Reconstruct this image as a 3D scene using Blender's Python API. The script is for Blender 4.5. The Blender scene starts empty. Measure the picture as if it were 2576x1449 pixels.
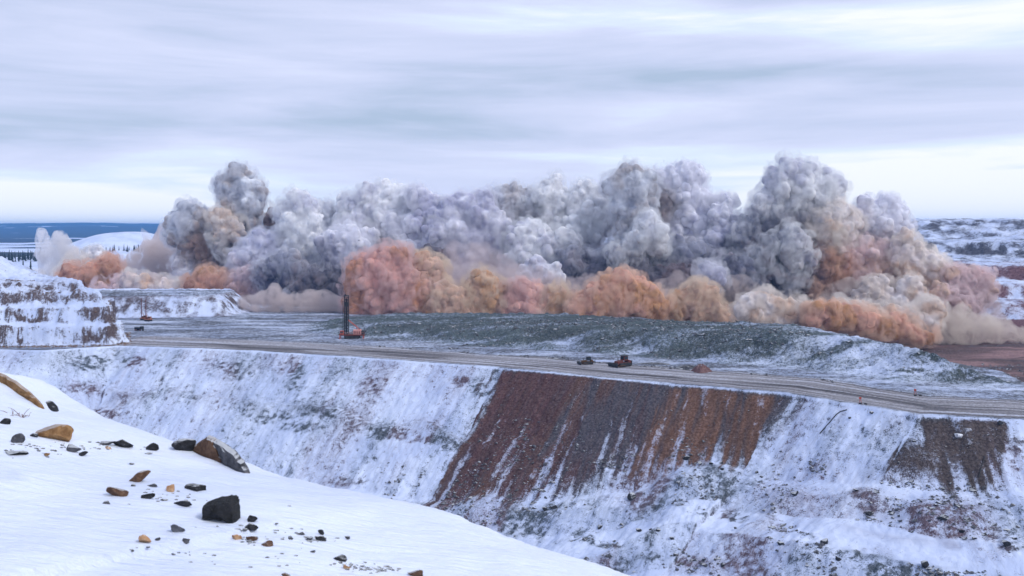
import bpy, math, random
import numpy as np
from mathutils import Vector
R = math.radians
scene = bpy.context.scene
COL = scene.collection

# ------------------------------------------------------------------ camera, light, exposure
F = 2231.0          # focal length in units of a 2576 px wide frame
HZ = 572.0          # horizon row in that frame
cam_d = bpy.data.cameras.new('camera')
cam_d.sensor_width = 36.0
cam_d.lens = 36.0 * F / 2576.0
cam_d.shift_y = -(724.5 - HZ) / 2576.0
cam_d.clip_start = 0.3
cam_d.clip_end = 60000
cam_d.dof.use_dof = True
cam_d.dof.focus_distance = 380
cam_d.dof.aperture_fstop = 2.8
cam = bpy.data.objects.new('camera', cam_d)
cam.rotation_euler = (R(90), 0, 0)
COL.objects.link(cam)
scene.camera = cam

SUN_EL, SUN_AZ = 45.0, 126.0      # azimuth from +Y towards +X
wd = bpy.data.worlds.new('World'); scene.world = wd; wd.use_nodes = True
nt = wd.node_tree; N = nt.nodes; L = nt.links; N.clear()
out = N.new('ShaderNodeOutputWorld'); bg = N.new('ShaderNodeBackground'); bg2 = N.new('ShaderNodeBackground')
sky = N.new('ShaderNodeTexSky'); sky.sky_type = 'NISHITA'; sky.sun_disc = False
sky.sun_elevation = R(SUN_EL); sky.sun_rotation = R(SUN_AZ)
bg.inputs['Strength'].default_value = 0.08
L.new(sky.outputs[0], bg.inputs[0])
tc = N.new('ShaderNodeTexCoord'); sep = N.new('ShaderNodeSeparateXYZ'); L.new(tc.outputs['Generated'], sep.inputs[0])
def wmath(op, a, b=None, c=None):
    m = N.new('ShaderNodeMath'); m.operation = op
    for i, v in enumerate((a, b, c)):
        if v is None: continue
        if isinstance(v, (int, float)): m.inputs[i].default_value = v
        else: L.new(v, m.inputs[i])
    return m.outputs[0]
def wnoise(sx, sy, sz, scale, detail, rough, dist=0.0, off=0.0):
    mp = N.new('ShaderNodeMapping'); mp.inputs['Scale'].default_value = (sx, sy, sz); mp.inputs['Location'].default_value = (off, off*.7, off*.3)
    L.new(tc.outputs['Generated'], mp.inputs[0])
    n = N.new('ShaderNodeTexNoise'); n.inputs['Scale'].default_value = scale; n.inputs['Detail'].default_value = detail
    n.inputs['Roughness'].default_value = rough; n.inputs['Distortion'].default_value = dist
    L.new(mp.outputs[0], n.inputs[0]); return n.outputs[0]
n1 = wnoise(1, 1, 11, 1.0, 3, .5, .25, 1.4)        # broad stratus bands
n2 = wnoise(1, 1, 9, 2.4, 5, .55, .3, 5.2)      # finer streaks
s = wmath('ADD', wmath('MULTIPLY', n1, .57), wmath('MULTIPLY', n2, .60))
el = wmath('MAXIMUM', sep.outputs[2], 0.0)
# thicker cloud bands between ~3 and 11 degrees, thinning towards the horizon
lift = wmath('MULTIPLY', wmath('SUBTRACT', 1.0, wmath('SMOOTH_MIN', wmath('MULTIPLY', el, 8.5), 1.0, .3)), .27)
east = wmath('MULTIPLY', sep.outputs[0], .12)
s = wmath('SUBTRACT', wmath('ADD', wmath('ADD', s, lift), east), .075)
ramp = N.new('ShaderNodeValToRGB'); L.new(s, ramp.inputs[0])
cr = ramp.color_ramp; cr.elements[0].position = .36; cr.elements[0].color = (.42, .52, .69, 1)
cr.elements[1].position = .68; cr.elements[1].color = (.93, .96, 1.0, 1)
e = cr.elements.new(.46); e.color = (.57, .635, .85, 1)
e = cr.elements.new(.54); e.color = (.66, .71, .93, 1)
e = cr.elements.new(.61); e.color = (.73, .83, .98, 1)
L.new(ramp.outputs[0], bg2.inputs[0]); bg2.inputs['Strength'].default_value = 1.13
mixw = N.new('ShaderNodeMixShader'); mixw.inputs[0].default_value = .92
L.new(bg.outputs[0], mixw.inputs[1]); L.new(bg2.outputs[0], mixw.inputs[2]); L.new(mixw.outputs[0], out.inputs[0])

sd = bpy.data.lights.new('sun', 'SUN'); sd.energy = 1.75; sd.angle = R(11); sd.color = (1, .97, .92)
sun = bpy.data.objects.new('sun', sd); COL.objects.link(sun)
dv = Vector((math.sin(R(SUN_AZ))*math.cos(R(SUN_EL)), math.cos(R(SUN_AZ))*math.cos(R(SUN_EL)), math.sin(R(SUN_EL))))
sun.rotation_euler = dv.to_track_quat('Z', 'Y').to_euler()

vs = scene.view_settings; vs.view_transform = 'Standard'; vs.look = 'None'; vs.exposure = 0.0; vs.gamma = 1.0; vs.use_curve_mapping = False
cy = scene.cycles
cy.use_denoising = True
try: cy.denoiser = 'OPENIMAGEDENOISE'
except Exception: pass
cy.max_bounces = 8; cy.diffuse_bounces = 4; cy.volume_bounces = 3; cy.transparent_max_bounces = 16
cy.use_adaptive_sampling = True; cy.adaptive_threshold = 0.02
cy.volume_max_steps = 256; cy.volume_step_rate = 1.0
cy.sample_clamp_indirect = 8

# ------------------------------------------------------------------ helpers
def P(px, py, Y):
    """world point seen at frame position (px, py) at distance Y"""
    return np.array([(px-1288)/F*Y, Y, -(py-HZ)/F*Y])
def hash3(ix, iy, iz, seed):
    h = (ix.astype(np.uint32)*np.uint32(374761393)) ^ (iy.astype(np.uint32)*np.uint32(668265263)) ^ (iz.astype(np.uint32)*np.uint32(2246822519)) ^ np.uint32((seed*3266489917+12345) & 0xffffffff)
    h = (h ^ (h >> np.uint32(13)))*np.uint32(1274126177); h ^= h >> np.uint32(16); h = h*np.uint32(2654435761); h ^= h >> np.uint32(15)
    return (h & np.uint32(0xffffff)).astype(np.float32)/np.float32(0xffffff)
def vnoise(x, y, z=None, seed=0):
    """value noise in 0..1"""
    x = np.asarray(x, np.float64); y = np.asarray(y, np.float64)
    fx = np.floor(x); fy = np.floor(y); ix = fx.astype(np.int64); iy = fy.astype(np.int64)
    u = x-fx; v = y-fy; u = u*u*u*(u*(u*6-15)+10); v = v*v*v*(v*(v*6-15)+10)
    def lay(iz):
        a = hash3(ix, iy, iz, seed); b = hash3(ix+1, iy, iz, seed); c = hash3(ix, iy+1, iz, seed); d = hash3(ix+1, iy+1, iz, seed)
        return (a*(1-u)+b*u)*(1-v)+(c*(1-u)+d*u)*v
    if z is None: return lay(np.zeros_like(ix))
    z = np.asarray(z, np.float64); fz = np.floor(z); iz = fz.astype(np.int64); w = z-fz; w = w*w*(3-2*w)
    return lay(iz)*(1-w)+lay(iz+1)*w
def fbm(x, y, z=None, seed=0, octaves=4, gain=.5):
    """-1..1"""
    t = 0; a = 1; s = 0; f = 1.0
    for k in range(octaves):
        t = t + a*(vnoise(x*f, y*f, None if z is None else z*f, seed+k*17)*2-1); s += a; a *= gain; f *= 2.03
    return t/s
def worley(x, y, z, seed=0):
    """distance to the nearest random cell point, cells of size 1"""
    fx = np.floor(x).astype(np.int64); fy = np.floor(y).astype(np.int64); fz_ = np.floor(z).astype(np.int64); best = np.full(x.shape, 9.0)
    for i in (-1, 0, 1):
        for j in (-1, 0, 1):
            for k in (-1, 0, 1):
                a, b, c = fx+i, fy+j, fz_+k
                d = (a+hash3(a, b, c, seed)-x)**2+(b+hash3(a, b, c, seed+1)-y)**2+(c+hash3(a, b, c, seed+2)-z)**2
                best = np.minimum(best, d)
    return np.sqrt(best)
def sstep(a, b, x):
    t = np.clip((x-a)/(b-a), 0, 1); return t*t*(3-2*t)
def mesh_np(name, V, Fq, mat=None, parent=None, smooth=True, attrs=None):
    """V (n,3), Fq (m,k) with k 3 or 4"""
    me = bpy.data.meshes.new(name); V = np.ascontiguousarray(V, np.float32); Fq = np.ascontiguousarray(Fq, np.int32); k = Fq.shape[1]
    me.vertices.add(len(V)); me.vertices.foreach_set('co', V.ravel())
    me.loops.add(Fq.size); me.loops.foreach_set('vertex_index', Fq.ravel())
    me.polygons.add(len(Fq)); me.polygons.foreach_set('loop_start', np.arange(0, Fq.size, k, dtype=np.int32))
    try: me.polygons.foreach_set('loop_total', np.full(len(Fq), k, np.int32))
    except Exception: pass
    me.polygons.foreach_set('use_smooth', np.full(len(Fq), smooth, bool))
    for an, av in (attrs or {}).items():
        av = np.ascontiguousarray(av, np.float32)
        if av.ndim == 1: at = me.attributes.new(an, 'FLOAT', 'POINT'); at.data.foreach_set('value', av)
        else: at = me.attributes.new(an, 'FLOAT_VECTOR', 'POINT'); at.data.foreach_set('vector', av.ravel())
    me.update(calc_edges=True)
    o = bpy.data.objects.new(name, me); COL.objects.link(o)
    if mat: me.materials.append(mat)
    if parent: o.parent = parent
    return o
def tag(o, label=None, cat=None, group=None, kind=None):
    if label: o['label'] = label
    if cat: o['category'] = cat
    if group: o['group'] = group
    if kind: o['kind'] = kind
    return o
class NT:
    """small node-material builder"""
    def __init__(s, name):
        s.m = bpy.data.materials.new(name); s.m.use_nodes = True; s.t = s.m.node_tree; s.t.nodes.clear()
        s.o = s.t.nodes.new('ShaderNodeOutputMaterial')
    def n(s, typ, **kw):
        x = s.t.nodes.new(typ)
        for k, v in kw.items(): setattr(x, k, v)
        return x
    def l(s, a, b): s.t.links.new(a, b)
    def set(s, sock, v):
        if isinstance(v, (int, float, tuple)): sock.default_value = v
        else: s.l(v, sock)
    def math(s, op, a, b=None, c=None):
        m = s.n('ShaderNodeMath', operation=op)
        for i, v in enumerate((a, b, c)):
            if v is not None: s.set(m.inputs[i], v)
        return m.outputs[0]
    def noise(s, vec, scale, detail=4, rough=.55, dist=0.0):
        n = s.n('ShaderNodeTexNoise'); n.inputs['Scale'].default_value = scale; n.inputs['Detail'].default_value = detail
        n.inputs['Roughness'].default_value = rough; n.inputs['Distortion'].default_value = dist
        if vec is not None: s.l(vec, n.inputs[0])
        return n.outputs[0]
    def mapping(s, vec, scale=(1, 1, 1), loc=(0, 0, 0)):
        m = s.n('ShaderNodeMapping'); m.inputs['Scale'].default_value = scale; m.inputs['Location'].default_value = loc; s.l(vec, m.inputs[0]); return m.outputs[0]
    def mix(s, fac, a, b):
        m = s.n('ShaderNodeMix', data_type='RGBA'); s.set(m.inputs[0], fac)
        s.set(m.inputs[6], a if not isinstance(a, tuple) else tuple(a)+(1,)*(4-len(a))); s.set(m.inputs[7], b if not isinstance(b, tuple) else tuple(b)+(1,)*(4-len(b)))
        return m.outputs[2]
    def smooth(s, v, a, b):
        m = s.n('ShaderNodeMapRange', interpolation_type='SMOOTHSTEP'); s.set(m.inputs[0], v); s.set(m.inputs[1], a); s.set(m.inputs[2], b); return m.outputs[0]
    def attr(s, name):
        a = s.n('ShaderNodeAttribute'); a.attribute_name = name; return a
    def bump(s, h, dist, strength=1.0):
        b = s.n('ShaderNodeBump'); b.inputs['Distance'].default_value = dist; b.inputs['Strength'].default_value = strength; s.l(h, b.inputs['Height']); return b.outputs[0]
    def bsdf(s, col, rough=.9, normal=None, spec=.3):
        b = s.n('ShaderNodeBsdfPrincipled'); s.set(b.inputs['Base Color'], tuple(col)+(1,) if isinstance(col, tuple) and len(col) == 3 else col)
        s.set(b.inputs['Roughness'], rough); b.inputs['Specular IOR Level'].default_value = spec
        if normal is not None: s.l(normal, b.inputs['Normal'])
        s.l(b.outputs[0], s.o.inputs['Surface']); return b
HAZE_COL = (.16, .47, 1.0, 1); HAZE_D = 6e-5
# ------------------------------------------------------------------ the dust and smoke of the blast
def ico(sub):
    import bmesh
    bm = bmesh.new(); bmesh.ops.create_icosphere(bm, subdivisions=sub, radius=1.0)
    V = np.array([v.co[:] for v in bm.verts]); Fc = np.array([[v.index for v in f.verts] for f in bm.faces]); bm.free(); return V, Fc
ICO = {k: ico(k) for k in (1, 2, 3)}
def spheres_mesh(items):
    """items: (centre, radius, sub) -> joined arrays"""
    Vs, Fs, o = [], [], 0
    for c, r, sub in items:
        V, Fc = ICO[sub]; Vs.append(V*r+c); Fs.append(Fc+o); o += len(V)
    return np.concatenate(Vs), np.concatenate(Fs)
def remesh(V, Fc, voxel, name):
    o = mesh_np(name+'_tmp', V, Fc)
    m = o.modifiers.new('r', 'REMESH'); m.mode = 'VOXEL'; m.voxel_size = voxel; m.use_smooth_shade = True
    dg = bpy.context.evaluated_depsgraph_get(); e = o.evaluated_get(dg); me = e.to_mesh()
    n = len(me.vertices); W = np.empty(n*3, np.float32); me.vertices.foreach_get('co', W)
    Nn = np.empty(n*3, np.float32); me.vertices.foreach_get('normal', Nn)
    q = np.empty(len(me.loops), np.int32); me.loops.foreach_get('vertex_index', q)
    e.to_mesh_clear(); old = o.data; bpy.data.objects.remove(o); bpy.data.meshes.remove(old)
    return W.reshape(-1, 3).astype(np.float64), Nn.reshape(-1, 3), q.reshape(-1, 4)
COLS = {}
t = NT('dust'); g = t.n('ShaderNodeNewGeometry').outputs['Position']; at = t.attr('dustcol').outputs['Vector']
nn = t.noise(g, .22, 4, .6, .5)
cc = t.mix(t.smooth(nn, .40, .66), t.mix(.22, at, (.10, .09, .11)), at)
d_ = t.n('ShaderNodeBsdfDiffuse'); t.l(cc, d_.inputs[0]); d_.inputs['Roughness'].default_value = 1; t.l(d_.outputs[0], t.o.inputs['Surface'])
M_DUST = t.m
def smoke_mats(name, ca, cb, dens, cc=None, vcol=None):
    COLS[name] = (np.array(ca), np.array(cb), np.array(cc if cc else ca))
    v = NT('veil_'+name); p = v.n('ShaderNodeVolumePrincipled')
    p.inputs['Color'].default_value = tuple(vcol)+(1,)
    g = v.n('ShaderNodeNewGeometry').outputs['Position']; g2 = v.mapping(g, (1, 1, .72))
    n = v.noise(g2, .13, 4, .66, 1.2); d_ = v.math('MULTIPLY', v.smooth(n, .34 if name.startswith('thin') else .42, .62 if name.startswith('thin') else .66), dens*(1.9 if name.startswith('thin') else 3.2))
    v.l(d_, p.inputs['Density']); p.inputs['Anisotropy'].default_value = .15
    v.l(p.outputs[0], v.o.inputs['Volume'])
    return name, v.m
def dust_colours():
    """neighbouring plumes bleed into each other: every point takes a blend of the dust around it"""
    C = np.array([p[0] for p in PUFFS]); Rr = np.array([p[1] for p in PUFFS]); ids = np.array([p[2] for p in PUFFS]); names = [p[3] for p in PUFFS]
    base = np.array([COLS[n][0] for n in names]); alt = np.array([COLS[n][1] for n in names]); third = np.array([COLS[n][2] for n in names])
    for i, (o, W) in enumerate(CORES):
        lo, hi = W.min(0)-18, W.max(0)+18
        near = np.all((C+Rr[:, None] > lo) & (C-Rr[:, None] < hi), 1)
        c, r, own = C[near], Rr[near], ids[near] == i
        sw = np.stack([fbm(W[:, 0]/12+k*7, W[:, 1]/12, W[:, 2]/12, 201+k, 3) for k in range(3)], 1)*9
        Q = W+sw; acc = np.zeros((len(W), 3)); wt = np.zeros(len(W))
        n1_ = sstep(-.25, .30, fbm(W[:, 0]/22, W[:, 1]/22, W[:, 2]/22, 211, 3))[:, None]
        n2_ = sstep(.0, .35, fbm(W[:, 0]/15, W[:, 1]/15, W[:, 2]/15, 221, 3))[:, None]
        heavy = np.where(base[near].mean(1) < .14, 2.2, 1.0)  # darkest puffs weigh more, deepening the painted shade of the hollows
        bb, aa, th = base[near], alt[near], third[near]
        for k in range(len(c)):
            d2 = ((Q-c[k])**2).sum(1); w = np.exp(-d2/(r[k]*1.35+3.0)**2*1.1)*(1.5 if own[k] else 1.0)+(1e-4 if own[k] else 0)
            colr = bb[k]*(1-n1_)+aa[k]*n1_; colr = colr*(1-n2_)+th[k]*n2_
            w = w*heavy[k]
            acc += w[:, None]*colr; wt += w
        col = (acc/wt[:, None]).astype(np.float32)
        at = o.data.attributes.new('dustcol', 'FLOAT_VECTOR', 'POINT'); at.data.foreach_set('vector', np.ascontiguousarray(col).ravel())
PUFFS, CORES = [], []
rng = np.random.default_rng(7)
SMOKE_TRIS = 0
def plume(label, Y, puffs, mats, shell=5.4, voxel=1.0, thin=0.08, wisp=False, group='dust plumes of the blast', cat='dust plume', seed=None):
    global SMOKE_TRIS, rng
    if seed is not None: rng = np.random.default_rng(seed)
    core, veil = [], []
    for pf in puffs:
        px, py, rp = pf[:3]; dy = pf[3] if len(pf) > 3 else 0.0
        c = P(px, py, Y+dy); r = rp/F*(Y+dy)
        PUFFS.append((c, r, -1 if wisp else len(CORES), mats[0]))
        core.append((c, r*(.80-thin), 3)); veil.append((c, r*.80+shell*.6, 3))
        nk = 24
        ga = rng.uniform(0, 6.28)
        for k in range(nk):
            zz = 1-2*(k+.5)/nk; ph = ga+k*2.39996; d = np.array([math.sqrt(1-zz*zz)*math.cos(ph), math.sqrt(1-zz*zz)*math.sin(ph), zz])+rng.normal(0, .18, 3)
            d /= np.linalg.norm(d); rk = r*rng.uniform(.16, .42); ck = c+d*(r*.98-rk*.75)*np.array([1, .9, 1])
            core.append((ck, rk*(1-thin*1.2), 2)); veil.append((ck, rk+shell*.8, 2))
            for j in range(11):
                e = rng.normal(0, 1, 3)+d*1.0; e /= np.linalg.norm(e); rj = rk*rng.uniform(.22, .46)
                cj = ck+e*rk*.88
                core.append((cj, rj, 2 if rj > 2.2 else 1))
                if rj > 1.3 and j % 2 == 0: veil.append((cj, rj+shell*.5, 1))
    W, Nn, q = remesh(*spheres_mesh(core), voxel, 'c')
    wx, wy, wz = [W[:, i]+1.2*fbm(W[:, 0]/4+i*5, W[:, 1]/4, W[:, 2]/4, 31+i, 2) for i in range(3)]
    dsp = (1.0-worley(wx/6.5, wy/6.5, wz/6.5, 41)**1.5*1.6)*1.9+(.6-worley(wx/2.9, wy/2.9, wz/2.9, 51)**1.5*1.1)*.70+fbm(W[:, 0]/14, W[:, 1]/14, W[:, 2]/14, 9, 2)*2.0+fbm(W[:, 0]/1.8, W[:, 1]/1.8, W[:, 2]/1.8, 5, 1)*.35
    W = W+Nn*dsp[:, None]
    if not wisp:
        o = mesh_np('dust_plume', W, q, M_DUST); CORES.append((o, W)); SMOKE_TRIS += len(q)*2
        tag(o, label, cat, group)
    W2, N2, q2 = remesh(*spheres_mesh(veil), voxel*1.7, 'v')
    W2 = W2+N2*(fbm(W2[:, 0]/6, W2[:, 1]/6, W2[:, 2]/6, 15, 3)*shell*.9+fbm(W2[:, 0]/14, W2[:, 1]/14, W2[:, 2]/14, 9, 2)*2.0)[:, None]
    SMOKE_TRIS += len(q2)*2
    v = mesh_np('dust_veil', W2, q2, mats[1], None if wisp else o)
    if wisp: tag(v, label, cat, group, 'stuff')
    return v
# ------------------------------------------------------------------ terrain of the mine
def poly_sd(X, Y, poly, closed=True):
    """signed distance to polygon (positive inside), or for an open line positive on its left side; also the length along it"""
    best = np.full(X.shape, 1e18); sgn = np.zeros(X.shape); along = np.zeros(X.shape); inside = np.zeros(X.shape, bool)
    n = len(poly); acc = 0.0
    for i in range(n if closed else n-1):
        ax, ay = poly[i]; bx, by = poly[(i+1) % n]; dx, dy = bx-ax, by-ay; LL = dx*dx+dy*dy; ln = math.sqrt(LL)
        t = ((X-ax)*dx+(Y-ay)*dy)/LL
        tc_ = t if False else np.clip(t, 0, 1)
        d2 = (X-ax-tc_*dx)**2+(Y-ay-tc_*dy)**2
        cr_ = dx*(Y-ay)-dy*(X-ax)
        m = d2 < best-1e-9
        best = np.where(m, d2, best); sgn = np.where(m, np.sign(cr_), sgn); along = np.where(m, acc+tc_*ln, along)
        if closed:
            c = ((ay > Y) != (by > Y)) & (X < (bx-ax)*(Y-ay)/(by-ay+1e-12)+ax); inside ^= c
        acc += ln
    d = np.sqrt(best)
    return (np.where(inside, d, -d) if closed else d*sgn), along

CREST = [(-700, 470), (-262, 415), (-214, 405), (-187, 422), (-118, 404), (-67, 384), (-4, 354), (36, 330), (91, 302), (121, 264), (150, 258), (260, 190), (420, 60)]
BLUFF = [(-480, 417), (-246, 421), (-192, 424), (-187, 434), (-196, 448), (-228, 482), (-262, 525), (-300, 560), (-480, 560)]
BERM = [(-340, 536), (-220, 546), (-178, 556), (-172, 600), (-190, 650), (-340, 650)]
MOUND = [(-112, 474), (-78, 449), (37, 393), (111, 349), (140, 322), (180, 310), (184, 322), (171, 352), (160, 392), (156, 425), (100, 452), (42, 520), (-77, 560), (-120, 520)]
BACKPIT = [(186, 325), (230, 318), (420, 290), (1500, 300), (1500, 1500), (0, 1500), (40, 680), (90, 520), (158, 445), (178, 385), (190, 348)]

def seg_profile(v, pts):
    xs, zs = zip(*pts); return np.interp(v, xs, zs)

def terrain(X, Y):
    """height, rock exposure (0 snow .. 1 bare), rock colour, streak coordinates"""
    n = X.size
    big = fbm(X/60, Y/60, seed=1, octaves=3); mid = fbm(X/14, Y/14, seed=2, octaves=3); small = fbm(X/3.2, Y/3.2, seed=3, octaves=3)
    fine = fbm(X/1.3, Y/1.3, seed=4, octaves=2)
    lump = np.abs(fbm(X/5, Y/5, seed=6, octaves=3))
    s, t = poly_sd(X+mid*1.1+small*.5, Y+mid*.8+small*.5, CREST, False)
    s = -s; s = -s   # positive on the plateau side
    rock = np.zeros(n)-.2
    col = np.tile(np.array([.075, .085, .105]), (n, 1))
    z = np.full(n, -56.0)+big*.5+small*.05
    near = Y < 640
    # --- pit slope
    d = np.maximum(-s, 0)
    tt = t-t0_along
    dtoe = np.interp(tt, [-60, 0, 130, 200, 290, 340, 420, 460], [58, 60, 56, 50, 26, 22, 23, 25])+fbm(tt/26, tt*0, seed=8, octaves=3)*5
    ledge = sstep(-10, 30, tt)*(1-sstep(215, 240, tt))
    ld = 24+fbm(tt/22, tt*0+3, seed=9, octaves=3)*4+np.interp(tt, [0, 200], [-4, 4])
    gully = fbm(tt/3.0, d/26, seed=11, octaves=3)*sstep(2, 14, d)
    face = .80*np.minimum(d, dtoe)+gully*.55-ledge*sstep(ld-2, ld+2, d)*2.6
    r = np.maximum(d-dtoe, 0)
    # benches below the toe
    rr = r+fbm(X/28, Y/28, seed=12, octaves=3)*7+tt*.02
    bench = seg_profile(rr, [(0, 0), (6, .3), (14, 2.2), (22, 7.0), (30, 8.6), (40, 10), (47, 14.5), (54, 18), (66, 20), (78, 26), (90, 36), (120, 52), (200, 70), (400, 72)])
    zp = -56-face-bench+mid*.7*sstep(0, 20, r)+small*.25*sstep(0, 6, d)+lump*.55*sstep(6, 24, r)+fine*.20*sstep(1, 5, d)
    pit = sstep(-.2, 1.2, d)
    z = z*(1-pit)+zp*pit
    onface = sstep(0, 1.5, d)*(1-sstep(-3, 3, r))
    # snow cover over the face: streaks of bare scree running down the fall line
    stk = fbm(tt/2.2, d/17, seed=21, octaves=3); stk2 = fbm(tt/12, d/34, seed=22, octaves=2)
    rock = rock+onface*(.42+.30*stk+.30*stk2+.14*mid)
    top = onface*(1-sstep(6, 15, d+mid*5))*(1-sstep(225, 300, tt)); rock += top*.22
    lb = onface*ledge*np.exp(-((d-ld-1.5)/3.6)**2); rock += lb*(.50+.6*mid); 
    ben = sstep(0, 5, r)
    patch = sstep(.05, .40, fbm(X/9, Y/13, seed=25, octaves=4)); steep = sstep(.12, .4, np.gradient_bench(rr))
    rock += ben*(.10+.20*patch*steep+.26*steep+.20*(patch-.3)+.16*mid+.16*(1-sstep(0, 22, r)))
    # colours on the face
    pur = np.array([.115, .075, .10]); teal = np.array([.065, .088, .115]); red = np.array([.082, .031, .030]); org = np.array([.135, .062, .036]); blk = np.array([.04, .038, .048])
    k = sstep(-.15, .3, fbm(tt/16, d/30, seed=31, octaves=2))[:, None]
    cf = pur*k+teal*(1-k); cf = cf*(1-.5*lb[:, None])+np.array([.05, .05, .06])*.5*lb[:, None]
    w = sstep(0, 1, d)[:, None]; col = col*(1-w)+cf*w
    # bare red scree
    px = X/Y*F+1288; py = HZ-z/Y*F
    wob = fbm(tt/1.8, d/20, seed=41, octaves=3)
    L0 = np.interp(py, [920, 1000, 1100, 1180, 1240], [1262, 1215, 1165, 1125, 1095]) if False else 0
    tl, tr = 196.5, 316.0
    wd_ = fbm(tt/9, d/60, seed=42, octaves=2)
    dend = np.interp(tt, [196, 206, 240, 262, 275, 300, 316], [60, 58, 45, 29, 25, 27, 14])+wob*9+wd_*6
    A = sstep(tl-5, tl+6, tt+wob*9+small*2+4*fbm(d/7, tt/9, seed=47, octaves=2))*(1-sstep(tr-16, tr+5, tt+wob*9+.2*d))*sstep(.3, 1.2, d)
    A = A*(1-sstep(dend-11, dend+6, d))
    str_ = sstep(.22, .72, fbm(tt/2.6, d/26, seed=44, octaves=4)+.22*np.clip((d-12)/30, -.5, 1)+.22*wd_+.18*small)
    A2 = A*(.92-.55*str_-.22*sstep(0, 1, d/np.maximum(dend, 1)))+A*.12*mid
    rock = rock*(1-A)+A2*1.0
    zone = np.interp(tt, [196, 222, 242, 256, 266, 282, 298, 316], [0, 0, .35, .95, 1.1, 2, 2, 1.1])+wob*.95+.5*wd_
    g = sstep(.1, 1.0, zone)[:, None]; h = sstep(1.1, 2.1, zone)[:, None]
    stv = fbm(tt/.9, d/14, seed=45, octaves=3)[:, None]
    redv = red*(1+.35*wob[:, None]+.5*stv)*(1-.5*sstep(.1, .5, wd_)[:, None])+org*.5*sstep(.1, .5, wd_)[:, None]
    ca = redv*(1-g)+(np.array([.062, .055, .07]))*g; ca = ca*(1-h)+org*(.9+.5*wob[:, None])*h
    a = np.clip(A*1.3, 0, 1)[:, None]; col = col*(1-a)+ca*a
    # second dark patch at the right
    B = sstep(.3, 1.2, d)*sstep(B0-3, B0, tt+wob*4)*(1-sstep(B1-2, B1+1, tt+wob*3+d*.45))*(1-sstep(9, 22, d+wob*13+6*wd_))
    rock += B*.75*(1-.6*str_); b = np.clip(B*1.3, 0, 1)[:, None]
    col = col*(1-b)+(np.array([.06, .042, .04])*(1+.5*wob[:, None]))*b
    # --- bench with the haul road
    pl = sstep(-.5, .5, s)*(Y < 620)
    rw = 34+fbm(t/40, t*0, seed=51, octaves=2)*3
    road = pl*sstep(.6, 3.0, s+small*.6)*(1-sstep(rw-5, rw+3, s+mid*3))*sstep(-196, -186, X)
    tracks = fbm(t/60, s/1.3, seed=52, octaves=3)
    dk = np.exp(-((s-11-8*fbm(t/50, t*0, seed=53, octaves=2))/4.0)**2)*.75*sstep(-.5, .1, fbm(t/35, s/9, seed=55, octaves=2))+1.2*tracks+.22; dk = np.clip(dk, 0, 1)
    rock = rock*(1-road)+road*(.55+.5*dk+.35*tracks)
    col = np.where((road > .02)[:, None], col*(1-road[:, None])+(np.array([.42, .41, .45])*(1-dk[:, None])+np.array([.07, .065, .075])*dk[:, None])*road[:, None], col)
    pk = road*(1-sstep(-60, 20, tt)); col = col*(1-pk[:, None]*.4)+np.array([.2, .12, .11])*.4*pk[:, None]
    behind = pl*(1-road)
    rock += behind*(.50+.30*fbm(X/30, Y/7, seed=54, octaves=3)+.12*small)
    # --- rubble mound
    m, _ = poly_sd(X+mid*3, Y+mid*3, MOUND)
    Hm = np.interp(X, [-100, 40, 110, 160, 180], [3.6, 8.0, 11.3, 10.9, 7.5])
    mm = sstep(0, 26, m); z += Hm*mm+(small*.5+lump*1.2-.4+fine*.4+mid*.5)*sstep(0, 8, m)
    on = sstep(-1, 4, m)
    q = fbm(X/34, Y/6, seed=61, octaves=4)
    right = sstep(95, 150, X)
    rock = rock*(1-on)+on*(.60-.28*right+.45*q+.12*mid-.25*(1-sstep(3, 18, m))*(1-right*.5))
    tl_ = np.array([.058, .084, .092]); col = col*(1-on[:, None])+tl_*(1+.4*mid[:, None])*on[:, None]
    # --- snowy berm left of centre and its flat
    bm_, _ = poly_sd(X+mid*3, Y+mid*2, BERM); z += (12.2+small*.6)*sstep(0, 17, bm_)
    bf = sstep(-2, 3, bm_)*(1-sstep(12, 20, bm_)); rock += bf*(-.28+.45*mid+.3*small+.15*sstep(-240, -190, X)); col = np.where((bf > .3)[:, None], np.array([.10, .075, .085]), col)
    # --- bluff
    b_, ta = poly_sd(X+mid*2.4+small*1.0, Y+mid*2.0+small*.8, BLUFF)
    pr = seg_profile(b_, [(0, 0), (1.0, 2.5), (2.2, 9), (4.2, 9.8), (6.2, 17.5), (10, 18.6), (12, 24.0), (16, 25.0), (18, 29), (30, 30), (45, 30.5), (200, 32)])
    jag = fbm(X/3.5, Y/3.5, seed=71, octaves=4)
    zb = pr+(jag*2.2+mid*1.2)*sstep(.5, 6, b_)
    z += np.where(b_ > 0, zb, 0)
    fc = sstep(0, .6, b_)*(1-sstep(6.5, 9.5, b_)); endr = sstep(-222, -200, X)
    fr = fc*(.02+.34*jag+.10*endr+.12*sstep(.15, .5, fbm(X/9, b_/3+Y*0, seed=72, octaves=3)))
    up = sstep(9, 12, b_)*(1-sstep(26, 30, b_)); fr2 = up*(.10+.30*sstep(0.0, .45, fbm(X/8, Y/5, seed=73, octaves=3)))*np.exp(-((b_-20)/6.5)**2)
    rock = np.where(b_ > 0, -.12-.42*fc+fr*1.3+fr2+.25*small+fc*.45*fbm(X/12, b_*1.3, seed=79, octaves=3), rock); col = np.where((b_ > 0)[:, None], np.array([.11, .078, .08]), col)
    lobe = 10.5*np.exp(-(((X+303)/20)**2+((Y-500)/30)**2)); z += lobe
    # named outcrops, fixed to the ground
    pxx = X/Y*F+1288; pyy = HZ-z/Y*F
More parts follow.
